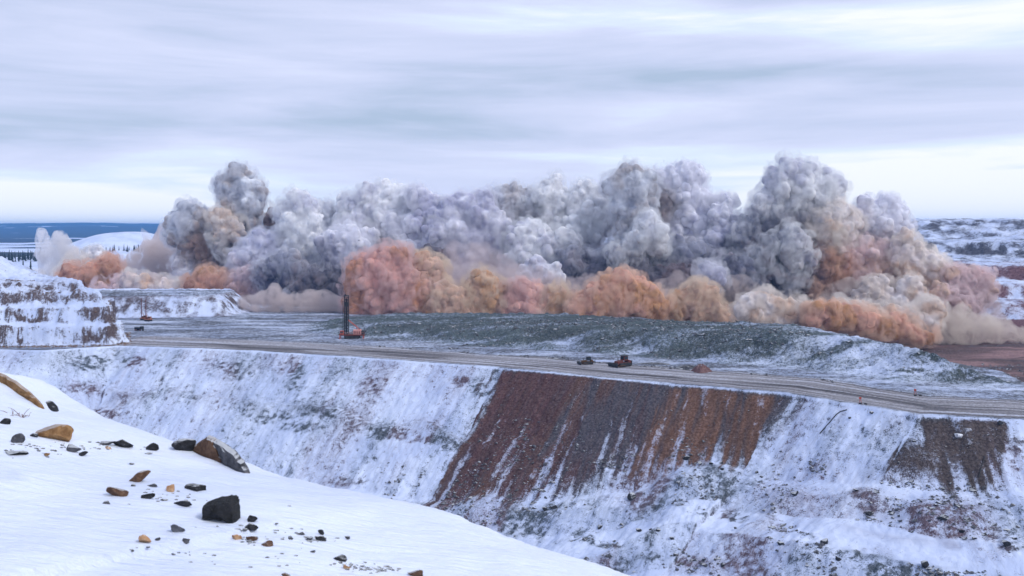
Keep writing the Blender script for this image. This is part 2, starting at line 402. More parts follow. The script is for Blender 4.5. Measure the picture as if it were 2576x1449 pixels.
    def blob(cx, cy, rx, ry, amp, rot=0.0, c=None):
        dx, dy = pxx-cx, pyy-cy; c_, s_ = math.cos(rot), math.sin(rot); u, v_ = (dx*c_+dy*s_)/rx, (-dx*s_+dy*c_)/ry
        w_ = (1-sstep(.35, 1.15, np.hypot(u, v_)+bn_))*(Y < 620)
        return w_*amp*np.clip(.62+1.5*brk, 0, 1.7)
    bn_ = .55*fbm(X/3, Y/3+z/3, seed=77, octaves=3)
    brk = fbm(X/1.5, Y/1.5+z/1.5, seed=78, octaves=3)
    blobs = [(75, 797, 62, 20, .75), (238, 790, 50, 20, .85), (282, 800, 14, 60, .6), (240, 845, 60, 24, .55), (50, 845, 9, 34, .9), (20, 790, 12, 30, .3), (110, 733, 60, 12, .5), (190, 735, 26, 10, .5),
             (240, 912, 52, 22, .75), (338, 910, 32, 17, .7), (255, 1045, 46, 19, .75), (215, 975, 60, 24, .35), (690, 1052, 66, 16, .5), (760, 1075, 60, 14, .45), (985, 1090, 66, 17, .75), (1070, 1105, 60, 12, .5), (1135, 1120, 40, 16, .4), (735, 925, 40, 30, .35), (570, 930, 60, 30, .3), (860, 1210, 70, 14, .35), (1180, 960, 50, 14, .35), (1210, 990, 26, 8, .6), (940, 975, 40, 34, .3), (740, 970, 26, 24, .4),
             (1590, 1252, 36, 20, .6), (1690, 1262, 50, 16, .35), (1770, 1290, 40, 14, .4), (1842, 1302, 46, 20, .55), (1470, 1348, 40, 22, .5), (1530, 1372, 44, 16, .5), (1330, 1310, 50, 24, .4), (1640, 1400, 44, 12, .5), (1740, 1412, 40, 16, .5), (1845, 1432, 40, 18, .5), (1660, 1210, 60, 26, .3), (1560, 1180, 60, 34, .3), (1905, 1215, 40, 12, .45),
             (1975, 1340, 36, 18, .45), (2040, 1350, 36, 12, .4), (2150, 1390, 40, 14, .45), (2260, 1280, 60, 14, .4), (2500, 1345, 50, 24, .5), (2545, 1375, 30, 14, .5), (2480, 1440, 60, 12, .5), (2560, 1130, 26, 60, .35), (2420, 1160, 60, 60, .25), (2150, 1100, 120, 50, .15), (1900, 1060, 90, 40, .25), (2400, 890, 44, 18, .9), (2330, 888, 26, 8, .7), (2300, 930, 60, 8, .5), (2420, 930, 50, 24, .4)]
    for bl_ in blobs: rock += blob(*bl_)
    lim_ = .36+.55*brk+.25*small; cut = sstep(1, 3, d)*(1-np.clip(A*1.5+B*1.5, 0, 1)); rock = np.where((rock > lim_) & (cut > 0), rock*(1-cut)+np.maximum(lim_, .1)*cut, rock)
    # --- lower pit floor behind the mound and the far wall
    bp, _ = poly_sd(X+mid*3, Y+mid*3, BACKPIT); w = sstep(0, 24, bp)
    fl = -73+.9*mid+small*.4+1.5*fbm(X/60, Y/20, seed=81, octaves=3)
    z = z*(1-w)+fl*w
    strp = fbm(X/60, Y/9, seed=82, octaves=3)
    wl = sstep(0, 6, bp); rock = rock*(1-wl)+wl*(.78+.5*strp-.25*sstep(500, 560, Y)*0); pink = np.array([.13, .075, .075])*(1+1.1*strp[:, None])+np.array([.10, .06, .06])*sstep(.15, .4, strp)[:, None]
    col = np.where((wl > .5)[:, None], pink, col)
    v = ((Y-585)+.35*(X-300))/1.06+20*fbm(X/120, Y/200, seed=83, octaves=3)+mid*5
    taper = sstep(-20, 110, X)
    pts = [(-1e3, 0), (0, 0), (60, 7), (68, 10), (90, 17.5), (118, 18.5), (132, 28), (160, 30.5), (178, 41.5), (212, 44), (235, 46), (250, 48), (268, 59), (300, 61), (318, 63), (370, 80), (420, 82), (600, 83)]
    fwz = seg_profile(v, pts); slope = seg_profile(v+3, pts)-seg_profile(v-3, pts)
    z += fwz*taper*(v > 0)
    fw = (v > 0)*taper > .2
    rgh = fbm(X/10, Y/10, seed=84, octaves=3)
    rk = .04+sstep(1.2, 3.2, slope)*(.36+.35*rgh)+.45*rgh
    rock = np.where(fw, rk*(1-.2*sstep(300, 380, v))+.30*sstep(320, 380, v)*rgh+.1, rock)
    reds = 1-sstep(190, 225, v); cw = np.array([.16, .07, .085])*reds[:, None]+np.array([.075, .08, .115])*(1-reds[:, None]); col = np.where(fw[:, None], cw, col)
    rock = np.where(fw & (v < 60), .85+.3*rgh, rock)
    z += np.where(Y > 560, small*.3, 0)
    # --- land beyond, left
    far = sstep(640, 760, Y)*(1-taper*(v < 700))
    yy = np.array(Y)
    land = np.interp(Y, [640, 1050, 1400, 2000, 6000, 30000], [-57, -43, -45, -64, -78, -90])+5*fbm(X/300, Y/300, seed=91, octaves=3)*sstep(700, 1100, Y)
    z = np.where(far > 0, z*(1-far)+land*far, z)
    z += 38*np.exp(-(np.maximum(0, np.hypot((X+570)/(82+20*(X < -570)), (Y-1330)/110))**2.6))
    z += 7*np.exp(-(((X+440)/120)**2+((Y-1060)/60)**2))
    hills = sstep(6000, 15000, Y)*(122+60*fbm(X/2600, Y/6000, seed=92, octaves=4))
    z = z+hills
    rock = np.where(Y > 700, np.where(fw, rock, -.2), rock)
    forest = sstep(1500, 1750, Y+200*fbm(X/300, Y/300, seed=93, octaves=3))
    strip = sstep(.10, .25, fbm(X/1400, Y/420, seed=94, octaves=4))*(1-sstep(6500, 8500, Y))
    strip2 = sstep(.30, .42, fbm(X/700, Y/900, seed=96, octaves=4))*sstep(7000, 9000, Y)*.9
    rock = np.where((forest > 0) & ~fw, (forest*(1-strip)*(1-strip2))*1.6-.2, rock)
    col = np.where((forest > .3)[:, None] & ~fw[:, None], np.array([.020, .034, .040]), col)
    return z, rock, col, np.stack([tt, d, s], 1), road

BPTS = [(0, 0), (6, .3), (14, 2.2), (22, 7.0), (30, 8.6), (40, 10), (47, 14.5), (54, 18), (66, 20), (78, 26), (90, 36), (120, 52), (200, 70), (400, 72)]
np.gradient_bench = lambda r: (seg_profile(r+1.5, BPTS)-seg_profile(r-1.5, BPTS))/3
_, a0 = poly_sd(np.array([-187.0]), np.array([422.0]), CREST, False); t0_along = float(a0[0])
def along_at(x, y):
    _, a = poly_sd(np.array([float(x)]), np.array([float(y)]), CREST, False); return float(a[0])-t0_along
B0, B1 = along_at(121, 264), along_at(146, 258)
print('along red', along_at(-4, 354), along_at(91, 302), 'B', B0, B1)

def height(x, y):
    z = terrain(np.array([float(x)]), np.array([float(y)]))[0]; return float(z[0])

# material: dusted snow over broken rock, decided at a scale finer than the mesh
def ground_mat(name, fine=1.0, streak=True):
    t = NT(name); g = t.n('ShaderNodeNewGeometry'); pos = g.outputs['Position']
    rk = t.attr('rock').outputs['Fac']; rc = t.attr('rockcol').outputs['Vector']; st = t.attr('streak').outputs['Vector']
    a = t.noise(pos, .60*fine, 5, .72); b = t.noise(pos, 2.6*fine, 3, .7)
    vo = t.n('ShaderNodeTexVoronoi', feature='F1'); vo.inputs['Scale'].default_value = .75*fine; vo.inputs['Randomness'].default_value = 1; t.l(pos, vo.inputs[0])
    stn = t.noise(t.mapping(st, (1.1, .13, 0)), 1.0, 4, .6)
    n = t.math('ADD', t.math('MULTIPLY', a, .40), t.math('MULTIPLY', b, .35))
    n = t.math('ADD', n, t.math('MULTIPLY', stn, .25))
    # steeper faces hold less snow
    sepn = t.n('ShaderNodeSeparateXYZ'); t.l(g.outputs['Normal'], sepn.inputs[0])
    st_ = t.math('MULTIPLY', t.smooth(sepn.outputs[2], .80, .35), .16)
    lim = t.math('ADD', t.math('MULTIPLY', rk, .25), .425)
    lim = t.math('ADD', lim, st_)
    f = t.smooth(t.math('SUBTRACT', lim, n), -.06, .075)
    rv = t.noise(pos, 1.3*fine, 4, .7)
    rcol = t.mix(t.smooth(rv, .35, .68), t.mix(.45, rc, (.015, .015, .02)), t.mix(.12, rc, (.45, .42, .42)))
    snow = t.mix(t.smooth(t.noise(pos, .05, 3, .5), .35, .65), (.50, .575, .79), (.63, .70, .89))  # old dusty snow, with the bluish shade of the pit put into its colour
    thin = t.math('MULTIPLY', t.smooth(t.math('ADD', rk, t.math('MULTIPLY', t.math('SUBTRACT', stn, .5), 1.2)), -.22, .62), .60)
    col = t.mix(f, t.mix(thin, snow, rc), rcol)
    hgt = t.math('ADD', t.math('MULTIPLY', a, .55), t.math('MULTIPLY', b, .45)); hgt = t.math('ADD', hgt, t.math('MULTIPLY', f, .25))
    t.bsdf(col, .92, t.bump(hgt, .9/fine, .55), .15)
    return t.m
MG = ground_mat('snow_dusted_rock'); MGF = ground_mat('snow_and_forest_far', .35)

us = np.linspace(-.74, .74, 1000)
rows = np.concatenate([np.arange(60, 215, 2.5), np.arange(215, 430, .5), np.arange(430, 600, 1.0), np.arange(600, 1000, 3.0), np.geomspace(1000, 30000, 130)])
def grid(name, i0, i1, mat, label=None):
    ys = rows[i0:i1]; U, YY = np.meshgrid(us, ys); X = (U*YY).ravel(); Y = YY.ravel()
    z, rk, col, st, rd = terrain(X, Y)
    nr, nc = len(ys), len(us); idx = np.arange(nr*nc).reshape(nr, nc)
    q = np.stack([idx[:-1, :-1].ravel(), idx[:-1, 1:].ravel(), idx[1:, 1:].ravel(), idx[1:, :-1].ravel()], 1)
    o = mesh_np(name, np.stack([X, Y, z], 1), q, mat, attrs={'rock': rk, 'rockcol': col, 'streak': st})
    tag(o, kind='structure'); return o
def ri(y): return int(np.searchsorted(rows, y))
cuts = [0, ri(438), ri(640), len(rows)]
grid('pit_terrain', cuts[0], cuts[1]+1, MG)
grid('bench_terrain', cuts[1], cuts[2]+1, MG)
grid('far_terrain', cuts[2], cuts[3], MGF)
# ------------------------------------------------------------------ the snow slope in front
EDGE = np.array([(-60, -20, -.2), (-24, 21, -1.0), (-16, 19, -2.2), (-9.24, 16, -2.64), (-7.72, 15, -3.08), (-5.89, 14, -3.31), (-3.89, 13, -3.60), (-1.55, 12, -3.81), (-.19, 11, -3.89), (.95, 10, -3.93), (2.4, 7.8, -4.2), (5, 3, -4.9), (8, -3, -5.6), (14, -14, -7)])
EDGE[0] = (-60, 30, 0)
def fore(X, Y):
    line = [tuple(e[:2]) for e in EDGE]
    s, a = poly_sd(X+.10*fbm(X/1.2, Y/1.2, seed=101, octaves=3), Y+.12*fbm(X/1.6, Y/1.6, seed=102, octaves=3), line, False)
    s = -s
    acc = [0]; 
    for i in range(len(line)-1): acc.append(acc[-1]+math.hypot(line[i+1][0]-line[i][0], line[i+1][1]-line[i][1]))
    ze = np.interp(a, acc, EDGE[:, 2])
    ins = np.maximum(s, 0); outs = np.maximum(-s, 0)
    # rises gently towards the camera
    g = .17*ins-.035*np.exp(-ins/1.0)+.035
    g = np.where(ins > 8, .17*8+.035+(ins-8)*.06, g)
    fall = .30*outs+.5*np.maximum(outs-.8, 0)*1.0
    fall = np.where(outs > 0, fall, 0)
    ripple = .065*fbm(X/1.5, Y/1.5, seed=103, octaves=3)+.010*fbm(X/.35, Y/.25, seed=104, octaves=3)+.09*fbm(X/4, Y/4, seed=105, octaves=2)*sstep(0, 3, ins)
    scour = .02*fbm((X+Y*.4)/1.2, (Y-X*.4)/.22, seed=106, octaves=3)
    return ze+g-fall+ripple*(1+outs*.2)+scour, s
def fz(x, y): return float(fore(np.array([float(x)]), np.array([float(y)]))[0][0])
az = np.linspace(R(-62), R(75), 620)
rr_ = np.concatenate([np.geomspace(1.2, 26, 420), np.geomspace(27, 150, 40)])
AZ, RR = np.meshgrid(az, rr_); Xf = (np.sin(AZ)*RR).ravel(); Yf = (np.cos(AZ)*RR).ravel()
zf, sf = fore(Xf, Yf)
nr, nc = len(rr_), len(az); idx = np.arange(nr*nc).reshape(nr, nc)
q = np.stack([idx[:-1, :-1].ravel(), idx[1:, :-1].ravel(), idx[1:, 1:].ravel(), idx[:-1, 1:].ravel()], 1)[:, ::-1]
t = NT('fresh_snow'); pos = t.n('ShaderNodeNewGeometry').outputs['Position']
big = t.noise(pos, .35, 3, .5); a_ = t.noise(pos, 9, 5, .6); w_ = t.noise(t.mapping(pos, (1, 5, 1)), 2.2, 4, .55, .4)
dirt = t.smooth(t.noise(pos, 26, 3, .6), .70, .78); dirt = t.math('MULTIPLY', dirt, t.smooth(t.noise(pos, .7, 3, .5), .50, .66))
sn = t.mix(t.smooth(big, .35, .65), (.62, .68, .84), (.73, .785, .92))
sn = t.mix(t.math('MULTIPLY', dirt, .55), sn, (.30, .24, .22))
h_ = t.math('ADD', t.math('MULTIPLY', a_, .03), t.math('MULTIPLY', w_, .09))
bs = t.bsdf(sn, .75, t.bump(h_, 1.0, .7), .25)
bs.inputs['Subsurface Weight'].default_value = .25; bs.inputs['Subsurface Radius'].default_value = (.05, .06, .08); bs.inputs['Subsurface Scale'].default_value = .3
o = mesh_np('snow_slope_ground', np.stack([Xf, Yf, zf], 1), q, t.m); tag(o, kind='structure')

def hit_fore(px, py):
    """where the sight line through (px, py) meets the front slope"""
    Y = np.linspace(3, 18, 1500); X = (px-1288)/F*Y; Z = -(py-HZ)/F*Y
    zz = fore(X, Y)[0]; k = np.argmax(zz >= Z)
    if not (zz >= Z).any(): k = int(np.argmin(Z-zz))
    return X[k], Y[k], float(zz[k])

def rock_mat(name, ca, cb, sc=6.0, snow=.55):
    t = NT(name); g = t.n('ShaderNodeNewGeometry'); tcn = t.n('ShaderNodeTexCoord').outputs['Object']
    n = t.noise(tcn, sc, 6, .65, .4); n2 = t.noise(tcn, sc*5, 4, .7)
    col = t.mix(t.smooth(n, .38, .62), ca, cb)
    col = t.mix(t.math('MULTIPLY', t.smooth(n2, .55, .75), .5), col, tuple(min(1, c*2.2+.03) for c in cb))
    sp = t.n('ShaderNodeSeparateXYZ'); t.l(g.outputs['Normal'], sp.inputs[0])
    f = t.math('MULTIPLY', t.smooth(t.math('ADD', sp.outputs[2], t.math('MULTIPLY', n, .5)), 1.0, 1.2), snow)
    col = t.mix(f, col, (.8, .83, .88))
    t.bsdf(col, .85, t.bump(t.math('ADD', n, t.math('MULTIPLY', n2, .4)), .05, .9), .3); return t.m
RM = {'coal': rock_mat('coal_rock', (.008, .009, .011), (.022, .023, .028), snow=0.0), 'black': rock_mat('black_rock', (.010, .011, .014), (.030, .031, .038)), 'ochre': rock_mat('ochre_rock', (.17, .085, .035), (.30, .17, .075), snow=.3),
      'brown': rock_mat('brown_rock', (.085, .045, .030), (.16, .09, .055)), 'grey': rock_mat('grey_rock', (.06, .065, .08), (.13, .135, .155)),
      'orange': rock_mat('orange_rock', (.38, .19, .09), (.55, .36, .22)), 'slate': rock_mat('slate_rock', (.04, .042, .05), (.10, .10, .115))}
def hull_rock(pts, seed, sub=2, rough=.06, cuts=7):
    """an angular stone: a block chopped by planes, then slightly roughened; pts = (w, d, h)"""
    import bmesh
    rg = np.random.default_rng(seed); w, d, h = pts
    bm = bmesh.new(); bmesh.ops.create_icosphere(bm, subdivisions=3, radius=1.0)
    V = np.array([v.co[:] for v in bm.verts])
    for k in range(cuts+5):
        nrm = rg.normal(0, 1, 3); nrm /= np.linalg.norm(nrm); off = rg.uniform(.30, .68)
        dd = V@nrm-off; V = V-np.where(dd > 0, dd, 0)[:, None]*nrm
    V += rough*np.stack([fbm(V[:, 0]*2+i*9, V[:, 1]*2, V[:, 2]*2, seed+i, 3) for i in range(3)], 1)
    m = np.abs(V).max(0); V = V/m*np.array([w/2, d/2, h/2]); Fc = np.array([[v.index for v in f.verts] for f in bm.faces]); bm.free()
    return V, Fc
def stone(px, py, w, h, mat, label, depth=1.0, tilt=0.0, seed=None, sink=.5, group=None, cuts=7, name='rock'):
    """px: middle column, py: row of the base, w and h: seen size"""
    X, Y, Z = hit_fore(px, min(py, 1470)); k = Y/F
    W, Hh = w*k, h*k*1.0
    V, Fc = hull_rock((W, W*depth*.8, Hh*(1+sink)), seed or int(px*7+py), cuts=cuts)
    if tilt: c, s_ = math.cos(tilt), math.sin(tilt); V = V@np.array([[c, 0, s_], [0, 1, 0], [-s_, 0, c]])
    o = mesh_np(name, V, Fc, RM[mat], smooth=False); o.location = (X, Y+W*depth*.3, Z+Hh*(1+sink)/2-Hh*sink)
    o.rotation_euler[2] = 0
    return tag(o, label, 'rock', group)
G1 = 'loose rocks on the front snow slope'
stones = [
 (130,1108,112,30,'ochre','tan rounded boulder low in the snow at the left, with a brown right end',.8,0),
 (44,1115,42,22,'slate','small pointed slate stone in front of the tan boulder at the left edge',.9,0),
 (8,1068,26,14,'black','small black stone cut by the left frame edge',1,0),
 (30,1147,64,9,'black','long flat black stone at the left frame edge below the slate stone',.6,0),
 (82,1099,30,10,'black','thin black flake just left of the tan boulder',.8,-.2),
 (306,1126,52,20,'black','black humped stone on the snow between the tan boulder and the big split rock',.7,0),
 (375,1133,38,16,'black','small black snow-capped stone second left of the big split rock',.8,.15),
 (370,1143,28,6,'slate','thin flat sliver lying under the small snow-capped black stone',.6,0),
 (455,1136,68,28,'black','black snow-streaked boulder touching the left side of the big split rock',.9,.1),
 (342,1213,70,22,'brown','flat brown slab with a long tail, uppermost stone of the middle scatter',.6,.3),
 (296,1251,74,26,'brown','lozenge-shaped brown stone at the left of the middle scatter',.7,-.15),
 (430,1238,30,20,'orange','small pale orange stone among dark ones right of the brown slabs',.8,.2),
 (492,1236,66,19,'black','black wedge-shaped stone above the big black block',.6,.1),
 (457,1275,52,14,'black','flat dark stone left of the big black block, level with its top',.7,.1),
 (370,1256,34,13,'black','small dark stone just right of the lozenge-shaped brown stone',.8,0),
 (384,1227,28,8,'slate','thin slate chip between the flat brown slab and the orange stone',.7,0),
 (336,1224,16,5,'slate','tiny chip directly under the flat brown slab',.7,0),
 (408,1261,24,6,'slate','thin chip left of the flat dark stone',.7,0),
 (265,1268,24,8,'slate','small chip below the lozenge-shaped brown stone',.7,-.2),
 (628,1313,34,15,'black','dark stone immediately right of the big black block',.8,0),
 (625,1339,44,13,'black','flat dark stone below and right of the big black block',.7,.05),
 (439,1342,42,22,'grey','smooth grey stone lying alone left of and below the big black block',.9,.05),
 (355,1366,46,20,'orange','pale orange crumbly stone, lowest at the left of the scatter',.7,-.35),
 (465,1364,20,13,'slate','small round slate pebble below the smooth grey stone',.9,0),
 (593,1358,26,15,'orange','small orange stone with white top under the big black block',.8,0),
 (632,1362,32,13,'brown','small brown snow-dusted stone right of the small orange one',.8,0),
 (669,1376,34,15,'brown','brown rounded stone at the right end of the row under the big black block',.8,0),
 (394,1361,14,8,'slate','tiny slate pebble right of the crumbly orange stone',.9,0),
 (330,1170,16,5,'slate','tiny flat chip alone on the snow above the flat brown slab',.8,0),
 (175,1137,56,14,'slate','flat slate stone below the tan boulder at the left',.6,-.1),
 (205,1147,26,9,'black','small black chip right of the flat slate stone under the tan boulder',.8,.3),
 (262,1120,54,8,'slate','low dark flake between the tan boulder and the black humped stone',.6,0),
 (269,1130,22,8,'orange','tiny orange chip beneath the low dark flake',.8,0),
 (116,1148,16,8,'ochre','tiny ochre chip at the left, under the tan boulder',.8,0),
 (731,1358,16,8,'slate','small dark chip between the brown rounded stone and the dark pebble cluster',.8,0),
 (756,1347,22,7,'slate','thin dark chip above the left end of the dark pebble cluster',.8,0),
 (808,1346,20,11,'black','black pebble above the right end of the dark pebble cluster',.8,0),
 (806,1361,30,12,'black','largest black pebble in the dark pebble cluster',.8,0),
 (776,1361,24,9,'slate','slate pebble in the middle of the dark pebble cluster',.8,0),
 (874,1358,16,8,'slate','lone dark pebble right of the dark pebble cluster',.8,0),
 (786,1391,15,6,'slate','lone dark chip below the dark pebble cluster',.8,0),
 (850,1411,44,11,'black','low black stone near the bottom of the picture',.7,-.1),
 (870,1433,22,12,'orange','small orange stone under the low black stone near the bottom',.8,0),
 (1045,1452,46,16,'brown','brown stone cut by the bottom frame edge, rightmost of all',.8,0),
 (718,1453,24,10,'brown','small brown stone at the bottom frame edge',.8,0),
]
for a in stones: stone(*a, group=G1)
def placed(px, py, V, Fc, mat, label, seed, cat='rock', dy=0):
    X, Y, Z = hit_fore(px, py); k = Y/F
    o = mesh_np('rock', V*k, Fc, RM[mat], smooth=False); o.location = (X, Y+dy, Z); return tag(o, label, cat, G1)
def prism(poly, depth, seed, sub=5, rough=2.0):
    """an angular block whose outline is poly (in frame units) with a bulging front and real depth"""
    import bmesh
    rg = np.random.default_rng(seed)
    p = np.array(poly, float); c = p.mean(0); dense = []
    for i in range(len(p)):
        for k in range(sub): dense.append(p[i]+(p[(i+1) % len(p)]-p[i])*k/sub)
    p = np.array(dense); p += rg.normal(0, rough*.4, p.shape); n = len(p); V = []
    prof = [(.62, -.50), (.90, -.42), (1.0, -.10), (1.0, .3), (.85, .6)]
    for s_, y in prof:
        q = c+(p-c)*s_; V += [(a, y*depth+rg.normal(0, rough*.5), b) for a, b in q]
    Fq = []
    for r_ in range(len(prof)-1):
        for i in range(n): j = (i+1) % n; Fq += [[r_*n+i, r_*n+j, (r_+1)*n+j], [r_*n+i, (r_+1)*n+j, (r_+1)*n+i]]
    V.append((c[0], -.60*depth, c[1])); V.append((c[0], .65*depth, c[1])); a, b = len(V)-2, len(V)-1
    for i in range(n): j = (i+1) % n; Fq += [[a, j, i], [b, (len(prof)-1)*n+i, (len(prof)-1)*n+j]]
    return np.array(V), np.array(Fq)
# the big split rock: brown half and grey half, one stone
def ol(pts, cx, cy): return [(x-cx, cy-y) for x, y in pts][::-1]
cx, cy = 545, 1150
def lay(V, cx, cy, x0, y0, x1, y1, back=.12):
    """set an outcrop along the snow between two seen points: scale each end to its own distance"""
    Xa, Ya, Za = hit_fore(x0, y0); Xb, Yb, Zb = hit_fore(x1, y1); w = np.clip((V[:, 0]+cx-x0)/(x1-x0), -.5, 1.5); D = Ya+(Yb-Ya)*w+back; k = D/F
    return np.stack([(V[:, 0]+cx-1288)*k, D+V[:, 1]*k, -(cy-V[:, 2]-HZ)*k], 1)
V1, F1 = prism(ol([(484,1127),(500,1112),(523,1097),(536,1103),(548,1122),(562,1152),(566,1176),(548,1170),(520,1150),(484,1140)], cx, cy), 40, 5)
V2, F2 = prism(ol([(532,1101),(560,1116),(592,1141),(612,1165),(628,1195),(604,1194),(582,1180),(562,1176),(550,1130)], cx, cy), 36, 6)
root = bpy.data.objects.new('split_rock', None); COL.objects.link(root)
A1 = lay(V1, cx, cy, 486, 1134, 622, 1194); A2 = lay(V2, cx, cy, 486, 1134, 622, 1194, .14); base = A1.mean(0); root.location = base
tag(root, 'big angular split rock on the snow edge, brown left half and grey right half', 'rock', G1)
mesh_np('rock_face', A1-base, F1, RM['brown'], root, smooth=False)['label'] = 'brown left half of the split rock'
mesh_np('rock_face', A2-base, F2, RM['slate'], root, smooth=False)['label'] = 'grey right half of the split rock'
cx, cy = 556, 1288
V, Fq = prism(ol([(514,1268),(530,1262),(548,1258),(560,1256),(588,1253),(596,1266),(600,1316),(572,1302),(545,1299),(514,1298)], cx, cy), 70, 8)
X, Y, Z = hit_fore(575, 1316); k = Y/F
o = mesh_np('rock', V*k, Fq, RM['coal'], smooth=False); o.location = P(cx, cy, Y+.12); tag(o, 'big coal-black block standing alone on the front snow, largest black rock', 'rock', G1)
cx, cy = 56, 985
V, Fq = prism(ol([(-60,918),(-20,932),(6,941),(22,950),(48,966),(74,985),(98,1010),(114,1034),(98,1038),(80,1024),(58,1006),(34,988),(10,976),(-20,970),(-60,960)], cx, cy), 16, 9, 3, 1.5)
A1 = lay(V, cx, cy, 0, 962, 106, 1032, .10); base = A1.mean(0)
o = mesh_np('rock', A1-base, Fq, RM['ochre'], smooth=False); o.location = base; tag(o, 'long ochre rock ridge poking out of the snow at the left frame edge', 'rock', G1)
cx, cy = 132, 1020
V, Fq = prism(ol([(117,1008),(126,1010),(140,1024),(145,1036),(134,1034),(124,1022)], cx, cy), 20, 10, 3, 1.0)
o = mesh_np('rock', V*k, Fq, RM['black'], smooth=False); o.location = P(cx, cy, Y+.3); tag(o, 'small black stone on the snow edge at the foot of the long ochre ridge', 'rock', G1)
# dry twigs
def tube_arr(pts, rad, n=5):
    pts = np.array(pts, float); V, Fq = [], []
    rad = np.broadcast_to(rad, (len(pts),))
    for i, p in enumerate(pts):
        d = pts[min(i+1, len(pts)-1)]-pts[max(i-1, 0)]; d /= np.linalg.norm(d)+1e-9
        u = np.cross(d, [0, 0, 1.0]) if abs(d[2]) < .9 else np.cross(d, [1.0, 0, 0]); u /= np.linalg.norm(u); w = np.cross(d, u)
        for k in range(n): a = 2*math.pi*k/n; V.append(p+(u*math.cos(a)+w*math.sin(a))*rad[i])
    for i in range(len(pts)-1):
        for k in range(n): Fq.append([i*n+k, i*n+(k+1) % n, (i+1)*n+(k+1) % n, (i+1)*n+k])
    return np.array(V), np.array(Fq)
tm = NT('dry_twig'); tm.bsdf((.16, .085, .065), .9)
rg = np.random.default_rng(3)
root = bpy.data.objects.new('dry_twig_bush', None); COL.objects.link(root)
X, Y, Z = hit_fore(45, 1046); root.location = (X, Y, Z); tag(root, 'low dry reddish twigs sticking out of the snow below the long ochre ridge', 'dry bush')
for i in range(26):
    b0 = np.array([rg.uniform(-.22, .16), rg.uniform(-.1, .1), -.02]); d = np.array([rg.uniform(-.7, .35), rg.uniform(-.4, .4), rg.uniform(.3, 1.0)]); ln = rg.uniform(.10, .34)
    pts = [b0+d*ln*s_+np.array([0, 0, -.10*s_*s_]) for s_ in (0, .35, .7, 1)]
    V, Fq = tube_arr(pts, [.005, .004, .003, .0015], 4); o = mesh_np('twig', V, Fq, tm.m, root)
# tiny pebbles nobody could count
Vs, Fs, off = [], [], 0
for (cx, cy, sx, sy, n) in [(945,1432,55,8,60),(795,1358,40,6,26),(880,1420,40,8,20),(640,1360,45,12,22),(250,1128,60,10,24),(100,1130,90,18,34),(420,1250,70,18,24),(620,1330,30,15,12),(560,1400,300,30,26),(700,1330,120,40,18)]:
    for k in range(n):
        a, b = rg.normal(cx, sx*.6), rg.normal(cy, sy*.6)
        if b < 1060 or b > 1460 or a < 5: continue
        X, Y, Z = hit_fore(a, b); r_ = rg.uniform(1.5, 5.0)*Y/F
        V, Fc = ICO[1]; V = V*(1+rg.normal(0, .18, (len(V), 1)))*np.array([r_*1.4, r_, r_*.6])+np.array([X, Y, Z]); Vs.append(V); Fs.append(Fc+off); off += len(V)
o = mesh_np('loose_pebbles', np.concatenate(Vs), np.concatenate(Fs), RM['slate'], smooth=False)
tag(o, 'scatter of tiny dark pebbles on the front snow slope', 'pebbles', kind='stuff')
S = {}
def sm(k, *a, **kw): S[k] = smoke_mats(k, *a, **kw)
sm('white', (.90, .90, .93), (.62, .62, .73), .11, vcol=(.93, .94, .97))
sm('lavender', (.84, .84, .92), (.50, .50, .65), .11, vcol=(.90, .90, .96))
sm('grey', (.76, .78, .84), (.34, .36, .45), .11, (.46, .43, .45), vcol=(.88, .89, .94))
sm('slate', (.22, .235, .34), (.08, .085, .14), .06, (.30, .27, .32), vcol=(.78, .79, .86))  # blue-grey dust, darkened to paint shade low in the smoke
sm('dark', (.055, .05, .075), (.03, .028, .045), .035, (.13, .09, .10), vcol=(.62, .60, .68))  # dark dust with the shade of hollows and folds put into its colour
sm('umber', (.12, .07, .065), (.05, .035, .04), .04, (.24, .14, .11), vcol=(.66, .55, .52))  # brown dust; in gaps and hollows its dark colour also paints shade
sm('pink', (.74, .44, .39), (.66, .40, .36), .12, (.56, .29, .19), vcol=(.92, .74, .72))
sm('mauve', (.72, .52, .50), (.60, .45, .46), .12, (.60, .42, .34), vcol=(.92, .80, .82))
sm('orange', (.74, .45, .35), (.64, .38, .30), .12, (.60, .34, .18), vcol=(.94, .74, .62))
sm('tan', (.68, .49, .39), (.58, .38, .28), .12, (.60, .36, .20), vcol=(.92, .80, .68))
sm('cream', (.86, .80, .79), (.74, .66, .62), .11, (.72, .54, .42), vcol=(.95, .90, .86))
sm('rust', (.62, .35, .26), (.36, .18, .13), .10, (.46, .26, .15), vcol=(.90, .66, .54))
sm('thin_cream', (.6, .5, .45), (.5, .4, .38), .085, vcol=(.95, .87, .80))
sm('thin_white', (.6, .6, .65), (.5, .5, .55), .17, vcol=(.97, .95, .97))
sm('thin_mauve', (.5, .4, .4), (.4, .3, .3), .045, vcol=(.88, .78, .78))
sm('thin_smoke', (.4, .36, .36), (.3, .28, .28), .15, vcol=(.89, .80, .78))
W = dict(wisp=True, voxel=1.6)
